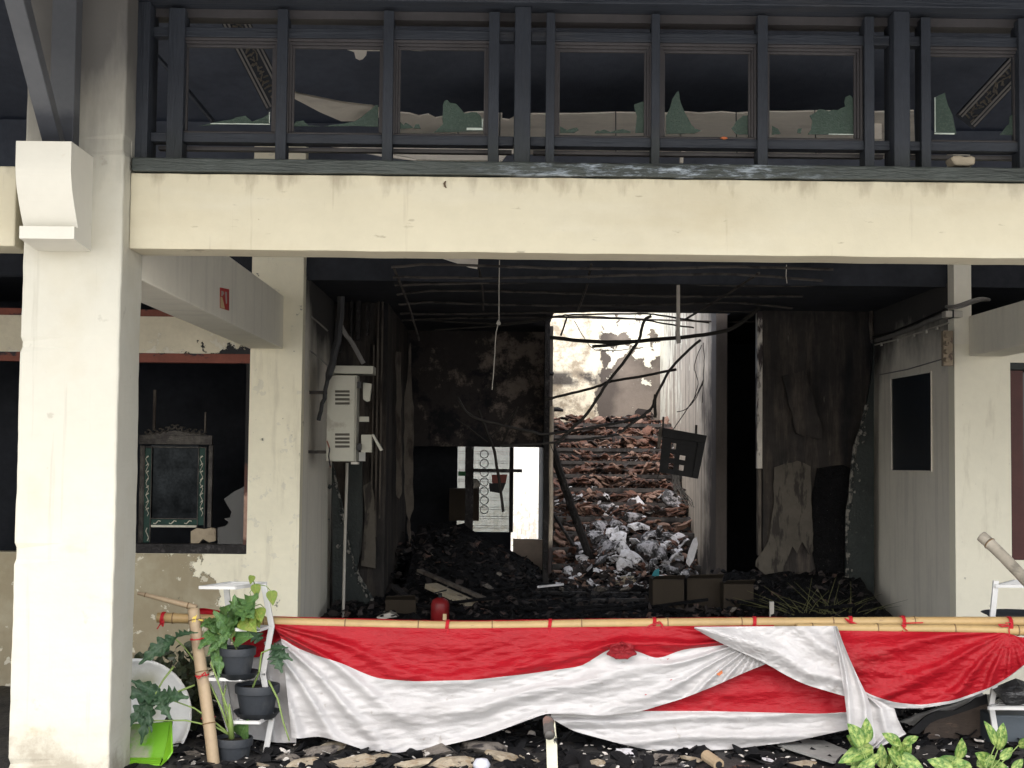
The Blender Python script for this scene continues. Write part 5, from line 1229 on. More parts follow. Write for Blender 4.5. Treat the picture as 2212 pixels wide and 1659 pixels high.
# grass-like straws at right
g = MB()
for k in range(60):
    b = px(1780 + rnd.uniform(-60, 60), 1345, 13.0); a = rnd.gauss(0.3, 0.9)
    L_ = rnd.uniform(0.2, 0.75); t = b + Vector((-L_ * math.sin(a), rnd.uniform(-0.1, 0.2), L_ * 0.5 * abs(math.cos(a)) + 0.08))
    g.tube([b, b.lerp(t, 0.5) + Vector((0, 0, 0.03)), t], [0.004, 0.003, 0.001], 4)
ob('broom_straws', g, mat('dull_straw', (0.10, 0.10, 0.045), 0.8, 0.3, 8), label='spray of dull straws lying at the right of the hall', cat='broom')
g = MB(); g.bxp(1663, 1300, 1672, 1342, 12.9, 12.93); ob('white_stub', g, m_whiteplastic, label='small white upright stub near the straws', cat='stub')

# ================================================================== near debris on the verandah floor
it = []
for k in range(900):
    x = rnd.uniform(-2.1, 4.2); y = rnd.uniform(6.7, 8.9); s = rnd.choice([rnd.uniform(0.008, 0.022), rnd.uniform(0.02, 0.05)])
    me = rnd.choice(PM[:2] + SMM)
    it.append((me, Matrix.Translation((x, y, 0.04)) @ eul(rnd.gauss(0, 0.4), rnd.gauss(0, 0.4), rnd.uniform(0, 6)) @ Matrix.Diagonal((s, s, s * 0.7, 1))))
stuffmesh(it, m_chip, 'plaster_chips')
it = []
for k in range(2200):
    x = rnd.uniform(-2.1, 4.2); y = rnd.uniform(6.7, 8.9); s = rnd.uniform(0.03, 0.12)
    it.append((rnd.choice(DM + RM), Matrix.Translation((x, y, 0.035)) @ eul(rnd.gauss(0, 0.4), rnd.gauss(0, 0.4), rnd.uniform(0, 6)) @ Matrix.Diagonal((s * 1.3, s, s * 0.5, 1))))
stuffmesh(it, m_darkchip, 'char_debris')
NEAR = [(800, 1640, .20, 0, 'flat cream piece between the two left slabs'), (1090, 1636, .20, 0, 'pale broken board piece left of the cut post'), (655, 1648, .16, 0, 'cream chunk right of the stand foot'), (1290, 1650, .10, 0, 'pale flat chip right of the cut post'), (1350, 1625, .09, 2, 'white flake on the dark floor right of the cut post'),(760, 1650, .24, 0, 'large yellowish slab under the left of the flag'), (890, 1652, .26, 0, 'wide cream slab with broken brick edge under the flag'), (980, 1650, .22, 0, 'cream slab lump right of the wide one'),
        (940, 1622, .26, 1, 'long brown-grey slab just under the flag hem'), (1045, 1618, .28, 1, 'brown slab tilted beside the dark hollow'), (1145, 1640, .12, 0, 'small pale chunk left of the post'),
        (690, 1625, .18, 1, 'grey slab near the plant stand'), (720, 1612, .14, 0, 'pale chunk beside the grey slab'), (620, 1640, .14, 1, 'dark stone by the white stand foot'),
        (1405, 1648, .10, 1, 'small brown stone right of the post'), (1430, 1640, .16, 1, 'dark rounded stone right of the post'), (1497, 1640, .14, 0, 'notched cream tile piece below the flag'),
        (1660, 1640, .06, 2, 'tiny white oval fragment below the flag'), (1735, 1652, .16, 0, 'cream slab at the bottom right of the flag'), (415, 1628, .10, 1, 'angular stone beside the leaning bamboo'),
        (1600, 1655, .06, 3, 'orange-red brick crumb below the flag'), (1480, 1655, .05, 2, 'thin white chip near the notched tile'), (560, 1652, .10, 0, 'pale chip at the foot of the white stand')]
for k, (x, y, s, t, lab) in enumerate(NEAR):
    p = onz(x, y, 0.04)
    me = (SMM, RM, PM, TM)[t][k % 5]
    place('stone' if t == 1 else 'slab_fragment', me, p, (rnd.gauss(0, 0.15), rnd.gauss(0, 0.15), rnd.uniform(-0.4, 0.4)), (s * 1.25, s, s * 0.55), lab, 'rubble')
g = MB(); P = [onz(x, y, 0.05) for x, y in ((1680, 1612), (1730, 1601), (1780, 1604), (1830, 1625), (1838, 1640), (1800, 1650), (1740, 1632))]; g.extr(P, (0, 0, 0.012))
ob('grey_plastic_sheet', g, m_sheetmetal, label='flat dusty grey sheet lying under the right end of the flag', cat='sheet')
g = MB(); g.tube([onz(1525, 1632, 0.08), onz(1553, 1652, 0.06)], 0.03, 12); g.tube([onz(1551, 1650.5, 0.062), onz(1553.5, 1652.5, 0.06)], 0.018, 10, mi=1)
ob('bamboo_stub', g, [m_bamboo_old, m_black], label='short cut bamboo stub on the floor below the flag', cat='bamboo')
g = MB(); g.lathe([(0, 0), (0.035, 0.0), (0.045, 0.03), (0.03, 0.055), (0, 0.06)], 14, onz(1040, 1664, 0.03)); ob('plastic_wrapper', g, mat('milky_plastic', (0.5, 0.52, 0.58), 0.3), smooth=True, label='crumpled milky plastic wrapper with red bits at the bottom', cat='wrapper')
g = MB(); g.prism([(1020, 1648), (1026, 1645), (1030, 1652), (1024, 1656)], 7.05, 0.02); ob('red_wrapper_scrap', g, m_sticker, label='tiny red scrap beside the milky wrapper', cat='scrap')
# short post with pipe in the middle
pp_ = empty('cut_post', px(1195, 1680, 6.85), 'short flaking cream post with a rusty cut pipe on top', 'post')
g = MB(); g.prism([(1180, 1592), (1190, 1585), (1199, 1560), (1203, 1600), (1206, 1700), (1183, 1700)], 6.85, 0.06); ob('post_shaft', g, m_postpaint, pp_)
g = MB()
a = px(1184, 1556, 6.92); b = px(1187, 1588, 6.78)
ax = (b - a).normalized(); u_ = Vector((1, 0, 0)); w_ = ax.cross(u_).normalized()
g.tube([a, b], 0.027, 16, cap=False); g.tube([b, a.lerp(b, 0.4)], 0.023, 16, cap=True)
ob('cut_pipe', g, m_pipe, pp_, smooth=True)

# ================================================================== bamboo rail and ties
FD = 7.35
def bamboo(name, pts, D, r, m, label, seg=0.42, cat='bamboo pole'):
    P = curve_px(pts, D, 6)
    e = empty(name, P[0], label, cat)
    # resample along the length, swelling at nodes
    L_ = [0]
    for i in range(1, len(P)): L_.append(L_[-1] + (P[i] - P[i - 1]).length)
    tot = L_[-1]; nd = [0.2 * seg]
    while nd[-1] < tot: nd.append(nd[-1] + seg * random.uniform(0.8, 1.2))
    S = sorted(set([0, tot] + [q for n_ in nd for q in (n_ - 0.012, n_ - 0.004, n_, n_ + 0.006, n_ + 0.02) if 0 < q < tot] + list(np.linspace(0, tot, 60))))
    pos = lambda s: Vector([np.interp(s, L_, [p[k] for p in P]) for k in range(3)])
    ra = r if not isinstance(r, tuple) else None
    rr_ = []
    for s in S:
        base = ra if ra else r[0] + (r[1] - r[0]) * s / tot
        dn = min(abs(s - n_) for n_ in nd)
        rr_.append(base * (1 + 0.09 * math.exp(-(dn / 0.008) ** 2)))
    g = MB(); g.tube([pos(s) for s in S], rr_, 14); ob('culm', g, m, e, smooth=True)
    for n_ in nd:
        if 0.01 < n_ < tot - 0.01:
            base = ra if ra else r[0] + (r[1] - r[0]) * n_ / tot
            g = MB(); g.tube([pos(n_ - 0.003), pos(n_ + 0.003)], base * 1.13, 14); ob('node', g, m_node, e, smooth=True)
    return e
bamboo('bamboo_rail', [(340, 1334), (450, 1338), (600, 1344), (780, 1349), (960, 1352.5), (1100, 1352), (1300, 1348), (1560, 1345), (1800, 1344), (2000, 1343), (2300, 1343)], FD, 0.0265, m_bamboo, 'long horizontal bamboo rail carrying the flag')
bamboo('bamboo_rail', [(1720, 1357), (1860, 1358), (2020, 1359), (2300, 1364)], FD - 0.045, 0.026, m_bamboo, 'second bamboo rail lashed below the first at the right')
bamboo('leaning_bamboo', [(418, 1316), (428, 1400), (443, 1500), (455, 1590), (466, 1690)], [7.2, 7.15, 7.1, 7.05, 7.0], 0.031, m_bamboo_old, 'stained upright bamboo leaning beside the white plant stand', 0.3)
bamboo('thin_bamboo_stick', [(298, 1281), (350, 1294), (425, 1313)], 7.3, (0.010, 0.017), m_bamboo_old, 'thin bamboo stick pointing up left above the rail end', 0.2)
bamboo('grey_bamboo', [(2120, 1158), (2165, 1200), (2260, 1300)], [7.4, 7.3, 7.0], 0.031, m_bamboo_grey, 'grey weathered bamboo slanting at the right edge', 0.3)
def tie(x, y, D, r, tails, label, m=None):
    g = MB(); c = px(x, y, D)
    for dx in (-0.006, 0.0, 0.006):
        g.tube([c + Vector((dx + 0.004 * math.sin(a), (r + 0.003) * math.cos(a), (r + 0.003) * math.sin(a))) for a in np.linspace(0, 2 * math.pi, 15)], 0.0035, 5, cap=False)
    for t in tails:
        pts = [px(x + a, y + b, D - r - 0.01) for a, b in t]
        P = []
        for i in range(len(pts) - 1):
            for k in range(4): P.append(pts[i].lerp(pts[i + 1], k / 4) + Vector((random.uniform(-1, 1), random.uniform(-1, 1), 0)) * 0.002)
        P.append(pts[-1]); g.tube(P, 0.0035, 5)
    return ob('raffia_tie', g, m or m_tie, label=label, cat='tie')
tie(966, 1352, FD, 0.028, [[(0, 8), (3, 35), (0, 72)], [(0, 8), (-1, 40), (-5, 76)], [(2, 8), (4, 45), (3, 70)]], 'red tie on the rail with long tails, left of the middle')
tie(1187, 1350, FD, 0.028, [[(0, 8), (-1, 30), (-4, 73)], [(1, 8), (1, 40), (-2, 66)]], 'red tie with long tails above the cut post')
tie(1412, 1347, FD, 0.028, [[(0, 0), (-16, 8), (-4, 2), (14, 0), (22, 12), (23, 42)], [(2, -2), (14, -4), (20, 6)]], 'red bow tie left of the white twist')
tie(1628, 1345, FD, 0.028, [], 'plain red tie above the white twist')
tie(1835, 1344, FD, 0.028, [[(-2, 0), (-10, -8), (8, 0), (24, 10)], [(0, 0), (16, 4), (27, 11)]], 'red tie with short spread ends right of the white twist')
tie(1948, 1350, FD - 0.02, 0.045, [[(0, -4), (14, -4), (46, -5)], [(0, 0), (8, 10), (12, 12)], [(2, 12), (2, 22)]], 'red tie lashing both rails together')
tie(2178, 1352, FD - 0.02, 0.045, [[(0, -2), (-22, -3), (-14, 2), (2, 0)], [(4, 0), (8, -8), (-6, -6)], [(2, 0), (2, 22)]], 'red bow tie on both rails near the right edge')
tie(352, 1335, FD, 0.028, [[(0, 6), (-4, 12), (-13, 24)], [(0, 2), (2, 12), (0, 18), (-4, 14)]], 'red tie at the left end of the rail')
tie(422, 1340, 7.19, 0.033, [[(8, -1), (16, 0)]], 'yellow tie around the leaning bamboo', m_yellowtie)
for y, lab in ((1380, 'upper'), (1458, 'middle, with a knot'), (1550, 'lower'), (1652, 'bottom')):
    xx = np.interp(y, [1316, 1400, 1500, 1590, 1690], [418, 428, 443, 455, 466])
    tails = [[(0, 0), (6, -6), (10, 3)], [(0, 0), (-8, 8), (-12, 4)]] if y in (1458, 1652) else []
    g = MB(); c = px(xx, y, 7.12)
    g.tube([c + Vector(((0.034) * math.cos(a), (0.034) * math.sin(a), 0.004 * math.cos(a))) for a in np.linspace(0, 2 * math.pi, 17)], 0.0035, 5, cap=False)
    for t in tails: g.tube([px(xx + a, y + b, 7.07) for a, b in t], 0.004, 5)
    ob('raffia_tie', g, m_tie, label='red tie on the leaning bamboo, ' + lab, cat='tie')

# ================================================================== flag bunting
def interp(c, x): return float(np.interp(x, [p[0] for p in c], [p[1] for p in c]))
def sm(c, x, k=14): return (interp(c, x - k) + 2 * interp(c, x) + interp(c, x + k)) / 4
def cloth(name, parent, xl, xr_, top, seam, bot, D, dfun, nu=150, nv=60, vs_=0.45, label=None, smooth_top=True):
    """sheet between a top and a bottom outline, red above the seam and white below it"""
    g = MB(); K = int(nv * vs_) if seam else 0
    for j in range(nv + 1):
        for i in range(nu + 1):
            u = i / nu; v = j / nv
            x = xl(v) + (xr_(v) - xl(v)) * u
            yt, yb = sm(top, x), sm(bot, x)
            if seam:
                ys_ = sm(seam, x)
                y = yt + (ys_ - yt) * (j / K) if j <= K else ys_ + (yb - ys_) * ((j - K) / (nv - K))
            else: y = yt + (yb - yt) * v
            d = dfun(x, y, u, v)
            g.v.append(px(x, y, D + d))
    for j in range(nv):
        for i in range(nu):
            a = j * (nu + 1) + i; g.f.append([a, a + nu + 1, a + nu + 2, a + 1]); g.m.append(0 if (seam and j < K) else 1)
    g.smooth = True
    if seam == False: pass
    return ob(name, g, [m_redcloth, m_whitecloth], parent, label=label)
def rg(t, p=1.6):          # ridge profile, sharp crest
    return (0.5 + 0.5 * math.sin(t)) ** p
def wr(x, y, s, k): return nz3(x * 0.01 * s, y * 0.01 * s, k)
flag = empty('flag_bunting', px(1350, 1620, FD), 'soiled red and white flag cloth draped and twisted over the bamboo rail', 'flag')
FA = FD - 0.032
topA = [(585, 1348), (700, 1352), (960, 1358), (1300, 1354), (1700, 1350)]
seamA = [(585, 1372), (617, 1382), (633, 1396), (683, 1416), (737, 1432), (780, 1452), (817, 1466), (894, 1472), (1020, 1469), (1137, 1456), (1257, 1439), (1290, 1418), (1315, 1402), (1345, 1398), (1374, 1406), (1420, 1424), (1475, 1403), (1565, 1393), (1700, 1376)]
botA = [(585, 1560), (632, 1597), (690, 1590), (737, 1603), (787, 1620), (850, 1627), (937, 1616), (1037, 1593), (1104, 1569), (1180, 1541), (1304, 1546), (1387, 1536), (1475, 1509), (1541, 1483), (1608, 1453), (1665, 1430)]
def dA(x, y, u, v):
    th = math.atan2(y - 1340, x - 560)
    wl = max(0, min(1, (1050 - x) / 350)); wrr = max(0, min(1, (x - 1150) / 350)); wm = max(0.0, 1 - wl - wrr)
    f = wl * rg(th * 26 + 2 * wr(x, y, 0.5, 1), 2.2)
    th2 = math.atan2(y - 1380, 1640 - x)
    f += wrr * rg(th2 * 30 + 2.5 * wr(x, y, 0.7, 2), 2.2)
    f += wm * rg(v * 20 + (x - 1000) * 0.004 + 2.5 * wr(x, y, 0.4, 3), 1.6)
    grow = min(1, v * 5)
    d = -0.042 * f * grow - 0.014 * wr(x, y, 2.2, 5) * grow - 0.005 * abs(wr(x + 3 * y, y * 2, 3, 6)) * grow - 0.010 * abs(wr(x * 0.35 + y, y * 1.3 - x * .2, 5, 9)) * grow - 0.012 * abs(wr(x * 0.5, y * 1.8 + x * 0.15, 3.2, 19)) * grow + 0.004 * (math.exp(-((x - 846 - (y - 1500) * 0.02) / 1.6) ** 2) + math.exp(-((x - 1104) / 1.6) ** 2) + math.exp(-((x - 1310 - (y - 1480) * 0.2) / 1.6) ** 2))
    d -= 0.06 * math.sin(min(1, v) * math.pi * 0.9) * 0.5
    return d
cloth('main_drape', flag, lambda v: 585 + 45 * v ** 0.8, lambda v: 1672 - 14 * v, topA, seamA, botA, FA, dA, 230, 90, 0.42, label='main drape, red above white, sagging in the middle')
# lower second layer
topC = [(1190, 1354), (1900, 1350)]
seamC = [(1190, 1540), (1387, 1536), (1530, 1536), (1656, 1539), (1768, 1542), (1850, 1537)]
botC = [(1190, 1551), (1237, 1579), (1337, 1606), (1404, 1621), (1475, 1623), (1575, 1619), (1708, 1603), (1850, 1572)]
def dC(x, y, u, v):
    f = rg((y - 1536) * 0.13 + (x - 1500) * 0.006 + 2 * wr(x, y, 0.5, 11), 1.8) * (1 if y > 1540 else 0.35)
    return -0.030 * f - 0.014 * wr(x, y, 2.4, 12) - 0.012 * abs(wr(x * 0.5, y * 2, 4, 16)) - 0.006 * abs(wr(x, y * 2, 8, 17)) + 0.004 * (math.exp(-((x - 1656) / 1.6) ** 2) + math.exp(-((x - 1470) / 1.6) ** 2))
cloth('rear_drape', flag, lambda v: 1190, lambda v: 1850, topC, seamC, botC, FD + 0.012, dC, 140, 80, 0.66, label='rear drape showing a red triangle above a white hem')
# white twist
topB = [(1500, 1354), (1810, 1352)]
lowB = [(1500, 1356), (1520, 1370), (1565, 1393), (1610, 1413), (1656, 1434), (1700, 1460), (1740, 1479), (1790, 1494), (1832, 1506)]
def dB(x, y, u, v):
    t = (x - 1500) * 0.45 - (y - 1354)
    return -0.036 * rg(t * 0.085 + 2.0 * wr(x, y, 0.8, 21), 2.0) - 0.014 * wr(x, y, 2.6, 22) - 0.02 * math.sin(v * math.pi) - 0.012 * abs(wr(x + y * .6, y * 1.4, 4, 26)) - 0.008 * abs(wr(x - y, y * 2, 7, 27))
cloth('white_twist', flag, lambda v: 1500, lambda v: 1806 + 24 * v, topB, None, lowB, FD - 0.125, dB, 120, 50, label='white part twisted over the rail')
# vertical white tail: parametrised by height
def tail(name, lf, rf, y0, y1, D, dfun, mi, nu=30, nv=90, jag=0.0, label=None):
    g = MB()
    for j in range(nv + 1):
        y = y0 + (y1 - y0) * j / nv
        for i in range(nu + 1):
            u = i / nu; x = interp(lf, y) + (interp(rf, y) - interp(lf, y)) * u
            yy = y
            if j == nv: yy += jag * nz3(x * 0.08, 3, 7) * 2
            g.v.append(px(x, yy, D + dfun(x, yy, u, j / nv)))
    for j in range(nv):
        for i in range(nu):
            a = j * (nu + 1) + i; g.f.append([a, a + nu + 1, a + nu + 2, a + 1]); g.m.append(mi)
    g.smooth = True
    return ob(name, g, [m_redcloth, m_whitecloth], flag, label=label)
tail('hanging_tail', [(1352, 1800), (1400, 1808), (1430, 1813), (1500, 1824), (1560, 1831), (1605, 1838)], [(1352, 1808), (1380, 1818), (1420, 1834), (1460, 1852), (1500, 1872), (1530, 1882), (1560, 1886), (1605, 1893)], 1353, 1608, FD - 0.18,
     lambda x, y, u, v: -0.03 * rg(u * 9 + 3 * wr(x, y, 0.6, 31), 2.0) - 0.01 * wr(x, y, 3, 32), 1, jag=4, label='white tail hanging to the plants')
tail('hanging_tail', [(1500, 1860), (1530, 1866), (1580, 1870), (1618, 1878)], [(1500, 1872), (1515, 1905), (1530, 1932), (1550, 1938), (1575, 1950), (1585, 1958), (1600, 1930), (1618, 1892)], 1500, 1618, FD - 0.15,
     lambda x, y, u, v: -0.03 * rg(u * 11 + 2 + 3 * wr(x, y, 0.6, 33), 2.0) - 0.014 * wr(x, y, 3, 34), 1, jag=5, label='spread end of the white tail')
# right red swag with fan folds from the knot
topD = [(1800, 1362), (2182, 1367), (2200, 1378), (2400, 1362)]
seamD = [(1800, 1440), (1850, 1482), (1880, 1501), (1930, 1517), (1990, 1523), (2060, 1513), (2140, 1485), (2180, 1462), (2212, 1436), (2260, 1400), (2400, 1372)]
botD = [(1800, 1446), (1850, 1490), (1880, 1512), (1930, 1530), (1990, 1530), (2060, 1519), (2110, 1501), (2140, 1488), (2180, 1464), (2212, 1438), (2260, 1402), (2400, 1374)]
def dD(x, y, u, v):
    r_ = math.hypot(x - 2182, y - 1362); th = math.atan2(y - 1362, 2182 - x)
    f = rg(th * 17 + 2.2 * wr(x, y, 0.6, 41), 2.2) * min(1, r_ / 120)
    f2 = rg(v * 13 + (x - 1900) * 0.012 + 2 * wr(x, y, 0.7, 42), 2.0) * max(0, min(1, (2050 - x) / 200)) * min(1, v * 4)
    return -0.040 * f - 0.018 * f2 - 0.012 * wr(x, y, 2.4, 43) * min(1, v * 5) - 0.014 * abs(wr(x * 0.6 + y * 0.5, y * 1.5, 3.5, 44)) * min(1, v * 5) - 0.008 * abs(wr(x, y * 2, 7, 45)) * min(1, v * 5) - 0.03 * math.sin(v * math.pi) 
cloth('right_swag', flag, lambda v: 1806 + 52 * v, lambda v: 2400, topD, seamD, botD, FD - 0.072, dD, 170, 70, 0.93, label='red swag gathered at the right-hand knot')
# red wrap over the rail at the left
topE = [(372, 1340), (400, 1338), (420, 1316), (440, 1313), (470, 1318), (500, 1328), (600, 1340), (1560, 1341)]
botE = [(372, 1341), (400, 1345), (430, 1350), (460, 1362), (500, 1378), (520, 1420), (560, 1420), (600, 1384), (625, 1376), (700, 1354), (1560, 1346)]
def dE(x, y, u, v): return -0.02 * rg(v * 9 + x * 0.02, 2) - 0.012 * wr(x, y, 3, 51)
g = MB(); nu, nv = 160, 20
for j in range(nv + 1):
    for i in range(nu + 1):
        x = 372 + (700 - 372) * i / nu; yt, yb = sm(topE, x, 6), sm(botE, x, 6); y = yt + (yb - yt) * j / nv
        g.v.append(px(x, y, FD + 0.045 + dE(x, y, 0, j / nv)))
for j in range(nv):
    for i in range(nu): a = j * (nu + 1) + i; g.f.append([a, a + nu + 1, a + nu + 2, a + 1]); g.m.append(0)
g.smooth = True; ob('rail_wrap', g, [m_redcloth, m_whitecloth], flag, label='red cloth wrapped on the rail behind the pot plant')
# thin red line showing over the rail
g = MB(); g.tube(curve_px([(590, 1336), (780, 1341), (960, 1345), (1100, 1344), (1300, 1341), (1560, 1338), (1700, 1338)], FD + 0.012, 6, 0.001), 0.012, 8); g.smooth = True
ob('rail_hem', g, m_redcloth, flag)
# rosette hole
g = MB(); c0 = (1343, 1409); n_ = 28
ring = lambda k, s, d: [px(c0[0] + 31 * s * math.cos(a) * (1 + 0.12 * math.sin(5 * a + k)), c0[1] + (21 if math.sin(a) < 0 else 15) * s * math.sin(a) * (1 + 0.15 * math.sin(7 * a + 2 * k)), FA - 0.095 + d + 0.006 * math.sin(9 * a + k)) for a in [2 * math.pi * i / n_ for i in range(n_)]]
V = ring(0, 1.0, 0.01) + ring(1, 0.92, -0.008) + ring(2, 0.75, 0.003) + ring(3, 0.55, 0.008) + ring(4, 0.12, 0.009)
g.add(V, [(k * n_ + i, k * n_ + (i + 1) % n_, (k + 1) * n_ + (i + 1) % n_, (k + 1) * n_ + i) for k in range(4) for i in range(n_)] + [tuple(4 * n_ + i for i in range(n_))], 0)
g.smooth = True; ob('gathered_knot', g, [mat('shaded_red_polyester', (0.20, 0.005, 0.010), 0.55, 0.3, 20, bump=1, bscale=50, bdist=0.01)], flag, label='puckered red hole at the seam, depth shade painted dark')  # darker red paints depth shade into the pucker
g = MB(); g.prism([(1547, 1451), (1553, 1446), (1560, 1447), (1561, 1454), (1554, 1460), (1548, 1457)], FA - 0.06, 0.008); ob('fallen_leaf', g, m_orange, label='orange-brown leaf stuck on the white flag cloth', cat='leaf')
# small rips
g = MB()
for x, y in ((1440, 1424), (1447, 1469), (1392, 1501)): g.prism([(x, y), (x + 3, y - 1.5), (x + 6, y - 1), (x + 2, y + 0.8)], FA - 0.066, 0.003)
ob('small_rips', g, m_redcloth, flag)
# backing cloth by the stand (white, folded, in shade)
topG = [(452, 1460), (640, 1455)]; botG = [(452, 1580), (520, 1592), (600, 1605), (636, 1604)]
def dG(x, y, u, v): return -0.03 * rg(x * 0.11 + 2 * wr(x, y, 0.8, 61), 2) - 0.014 * wr(x, y, 2, 62)
topG = [(450, 1475), (520, 1440), (560, 1390), (600, 1376), (640, 1380)]
cloth('rear_fold', flag, lambda v: 452 + 40 * v, lambda v: 640, topG, None, botG, FD + 0.06, dG, 90, 50, label='white fold behind the plant stand')

# ================================================================== plants
def leaf_mesh(name, m, kind):
    V = []; Fc = []; nr = 22 if kind != 'oval' else 12; ncol = 4
    for i in range(nr + 1):
        t = i / nr
        if kind == 'oval': wd = 0.27 * math.sin(math.pi * t ** 0.8) ** 0.8 if 0 < t < 1 else 0
        elif kind == 'small': wd = 0.24 * math.sin(math.pi * t)
        elif kind == 'heart': wd = 0.42 * (math.sin(math.pi * min(1, t * 0.97 + 0.03) ** 0.55)) if t < 1 else 0
        elif kind == 'lobed': wd = (0.42 * math.sin(math.pi * (0.08 + 0.92 * t) ** 0.75)) * (0.32 + 0.68 * abs(math.sin(t * math.pi * 4.5 + 0.6)) ** 0.6) if t < 1 else 0
        else: wd = (0.30 * math.sin(math.pi * (0.1 + 0.9 * t) ** 0.8)) * (0.80 + 0.20 * abs(math.sin(t * math.pi * 6))) if t < 1 else 0
        dr = {'oval': 0.22, 'small': 0.15, 'heart': 0.2, 'lobed': 0.35, 'wavy': 0.45}[kind]
        for j in range(-2, 3):
            x = wd * j / 2; z = 0.35 * abs(x) * (0.7 if kind != 'wavy' else 0.3) - dr * t * t
            if kind in ('wavy', 'lobed') and abs(j) == 2: z += 0.05 * math.sin(t * 26)
            if kind == 'lobed' and abs(j) == 2: V.append((x, t + 0.06 * abs(math.sin(t * 14.1 + 0.6)), z)); continue
            V.append((x, t, z))
    for i in range(nr):
        for j in range(4): a = i * 5 + j; Fc.append((a, a + 1, a + 6, a + 5))
    me = bpy.data.meshes.new(name); me.from_pydata(V, [], Fc); me.materials.append(m); me.update()
    me.polygons.foreach_set('use_smooth', [True] * len(me.polygons)); return me
LM = {'oval': leaf_mesh('leaf', m_varieg, 'oval'), 'heart': leaf_mesh('leaf', m_leafyel, 'heart'), 'lobed': leaf_mesh('leaf', m_leafdark, 'lobed'), 'lobedg': leaf_mesh('leaf', m_leaf, 'lobed'),
      'wavy': leaf_mesh('leaf', m_leaf, 'wavy'), 'small': leaf_mesh('leaf', m_leafshrub, 'small'), 'heartg': leaf_mesh('leaf', m_leaf, 'heart')}
def leaf(parent, kind, base, tip, face=(0, -1, 0.5), wide=1.0):
    base, tip = Vector(base), Vector(tip); y = (tip - base); L_ = y.length; y.normalize()
    f_ = Vector(face).normalized(); x = y.cross(f_)
    if x.length < 1e-3: x = Vector((1, 0, 0))
    x.normalize(); z = x.cross(y)
    M4 = Matrix.Translation(base) @ Matrix((x, y, z)).transposed().to_4x4() @ Matrix.Diagonal((L_ * wide, L_, L_, 1))
    o = bpy.data.objects.new('leaf', LM[kind]); COL.objects.link(o); put(o, M4, parent); return o
def stems(parent, lst, m=None, r=0.005, name='stem'):
    for pts in lst:
        g = MB(); P = []
        for i in range(len(pts) - 1):
            for k in range(4): P.append(Vector(pts[i]).lerp(Vector(pts[i + 1]), k / 4))
        P.append(Vector(pts[-1])); g.tube(P, [r * (1 - 0.4 * i / len(P)) for i in range(len(P))], 6); ob(name, g, m or m_stem, parent, smooth=True)
def pot(x, ybot, ytop, wtop, D, label, saucer=None, m=m_blackplastic, soil=True):
    b = px(x, ybot, D); h = (px(x, ytop, D) - b).length; R_ = wtop / 2 / F * D
    e = empty('plant_pot', b, label, 'plant pot')
    g = MB(); g.lathe([(0, 0.002), (R_ * 0.74, 0.0), (R_ * 0.94, h * 0.72), (R_ * 0.945, h * 0.73), (R_ * 1.02, h * 0.735), (R_ * 1.04, h * 0.97), (R_ * 1.02, h), (R_ * 0.94, h), (R_ * 0.92, h * 0.88)], 28, b); ob('pot_body', g, m, e, smooth=False)
    for p_ in e.children[0].data.polygons: p_.use_smooth = True
    md = e.children[0].modifiers.new('edge', 'EDGE_SPLIT'); md.split_angle = R(35)
    if soil:
        g = MB(); g.lathe([(R_ * 0.93, h * 0.86), (R_ * 0.5, h * 0.89), (0, h * 0.90)], 24, b); ob('soil', g, m_soil, e, smooth=True)
    if saucer:
        Rs = saucer / 2 / F * D; g = MB(); g.lathe([(0, -0.014), (Rs * 0.8, -0.014), (Rs, 0.018), (Rs * 1.03, 0.02), (Rs * 0.96, 0.016), (Rs * 0.78, -0.004), (0, -0.004)], 28, b); ob('saucer', g, m, e, smooth=True)
    return b + Vector((0, 0, h))
def L(x, y, D): return px(x, y, D)
# white plant stands: a wavy flat post on each side and slatted shelves
def stand(label, postsL, shelves, D=7.2, posts_w=0.045):
    e = empty('plant_stand', px(*postsL[0][0][-1], postsL[0][1]), label, 'plant stand')
    for pts, DD in postsL:
        for k in range(len(pts) - 1):
            g = MB(); a, b = px(*pts[k], DD), px(*pts[k + 1], DD)
            t = (b - a).normalized(); a2, b2 = a - t * 0.004, b + t * 0.004
            g.bar(a2, b2, 0.030, 0.02, up=(0, 1, 0)); ob('post_segment', g, m_whitemetal, e, bevel=0.002)
    for quad_ in shelves:
        A, B, C_, D_ = [px(*q) for q in quad_]
        g = MB()
        for a, b in ((A, B), (B, C_), (C_, D_), (D_, A)): g.bar(a, b, 0.012, 0.016, up=(0, 0, 1))
        sh = ob('shelf_rim', g, m_whitemetal, e)
        for k in range(1, 7):
            t = k / 7; g = MB(); g.bar(A.lerp(D_, t), B.lerp(C_, t), 0.010, 0.006); ob('slat', g, m_whitemetal, sh)
    return e
def shelf(x0, x1, xs2, y, D0, D1):
    """front edge x0..x1 at depth D0, far edge shifted to the right"""
    z = px((x0 + x1) / 2, y, D0).z
    A, B = px(x0, y, D0), px(x1, y, D0)
    return [(x0, y, D0), (x1, y + 1, D0), (xs2, y_of(xs2, z, D1), D1), (x0 + (xs2 - x1), y_of(x0 + (xs2 - x1), z, D1), D1)]
def y_of(x, z, D):
    y = 1400.0
    for _ in range(30): y -= (z - px(x, y, D).z) / D * F * 1.0
    return y
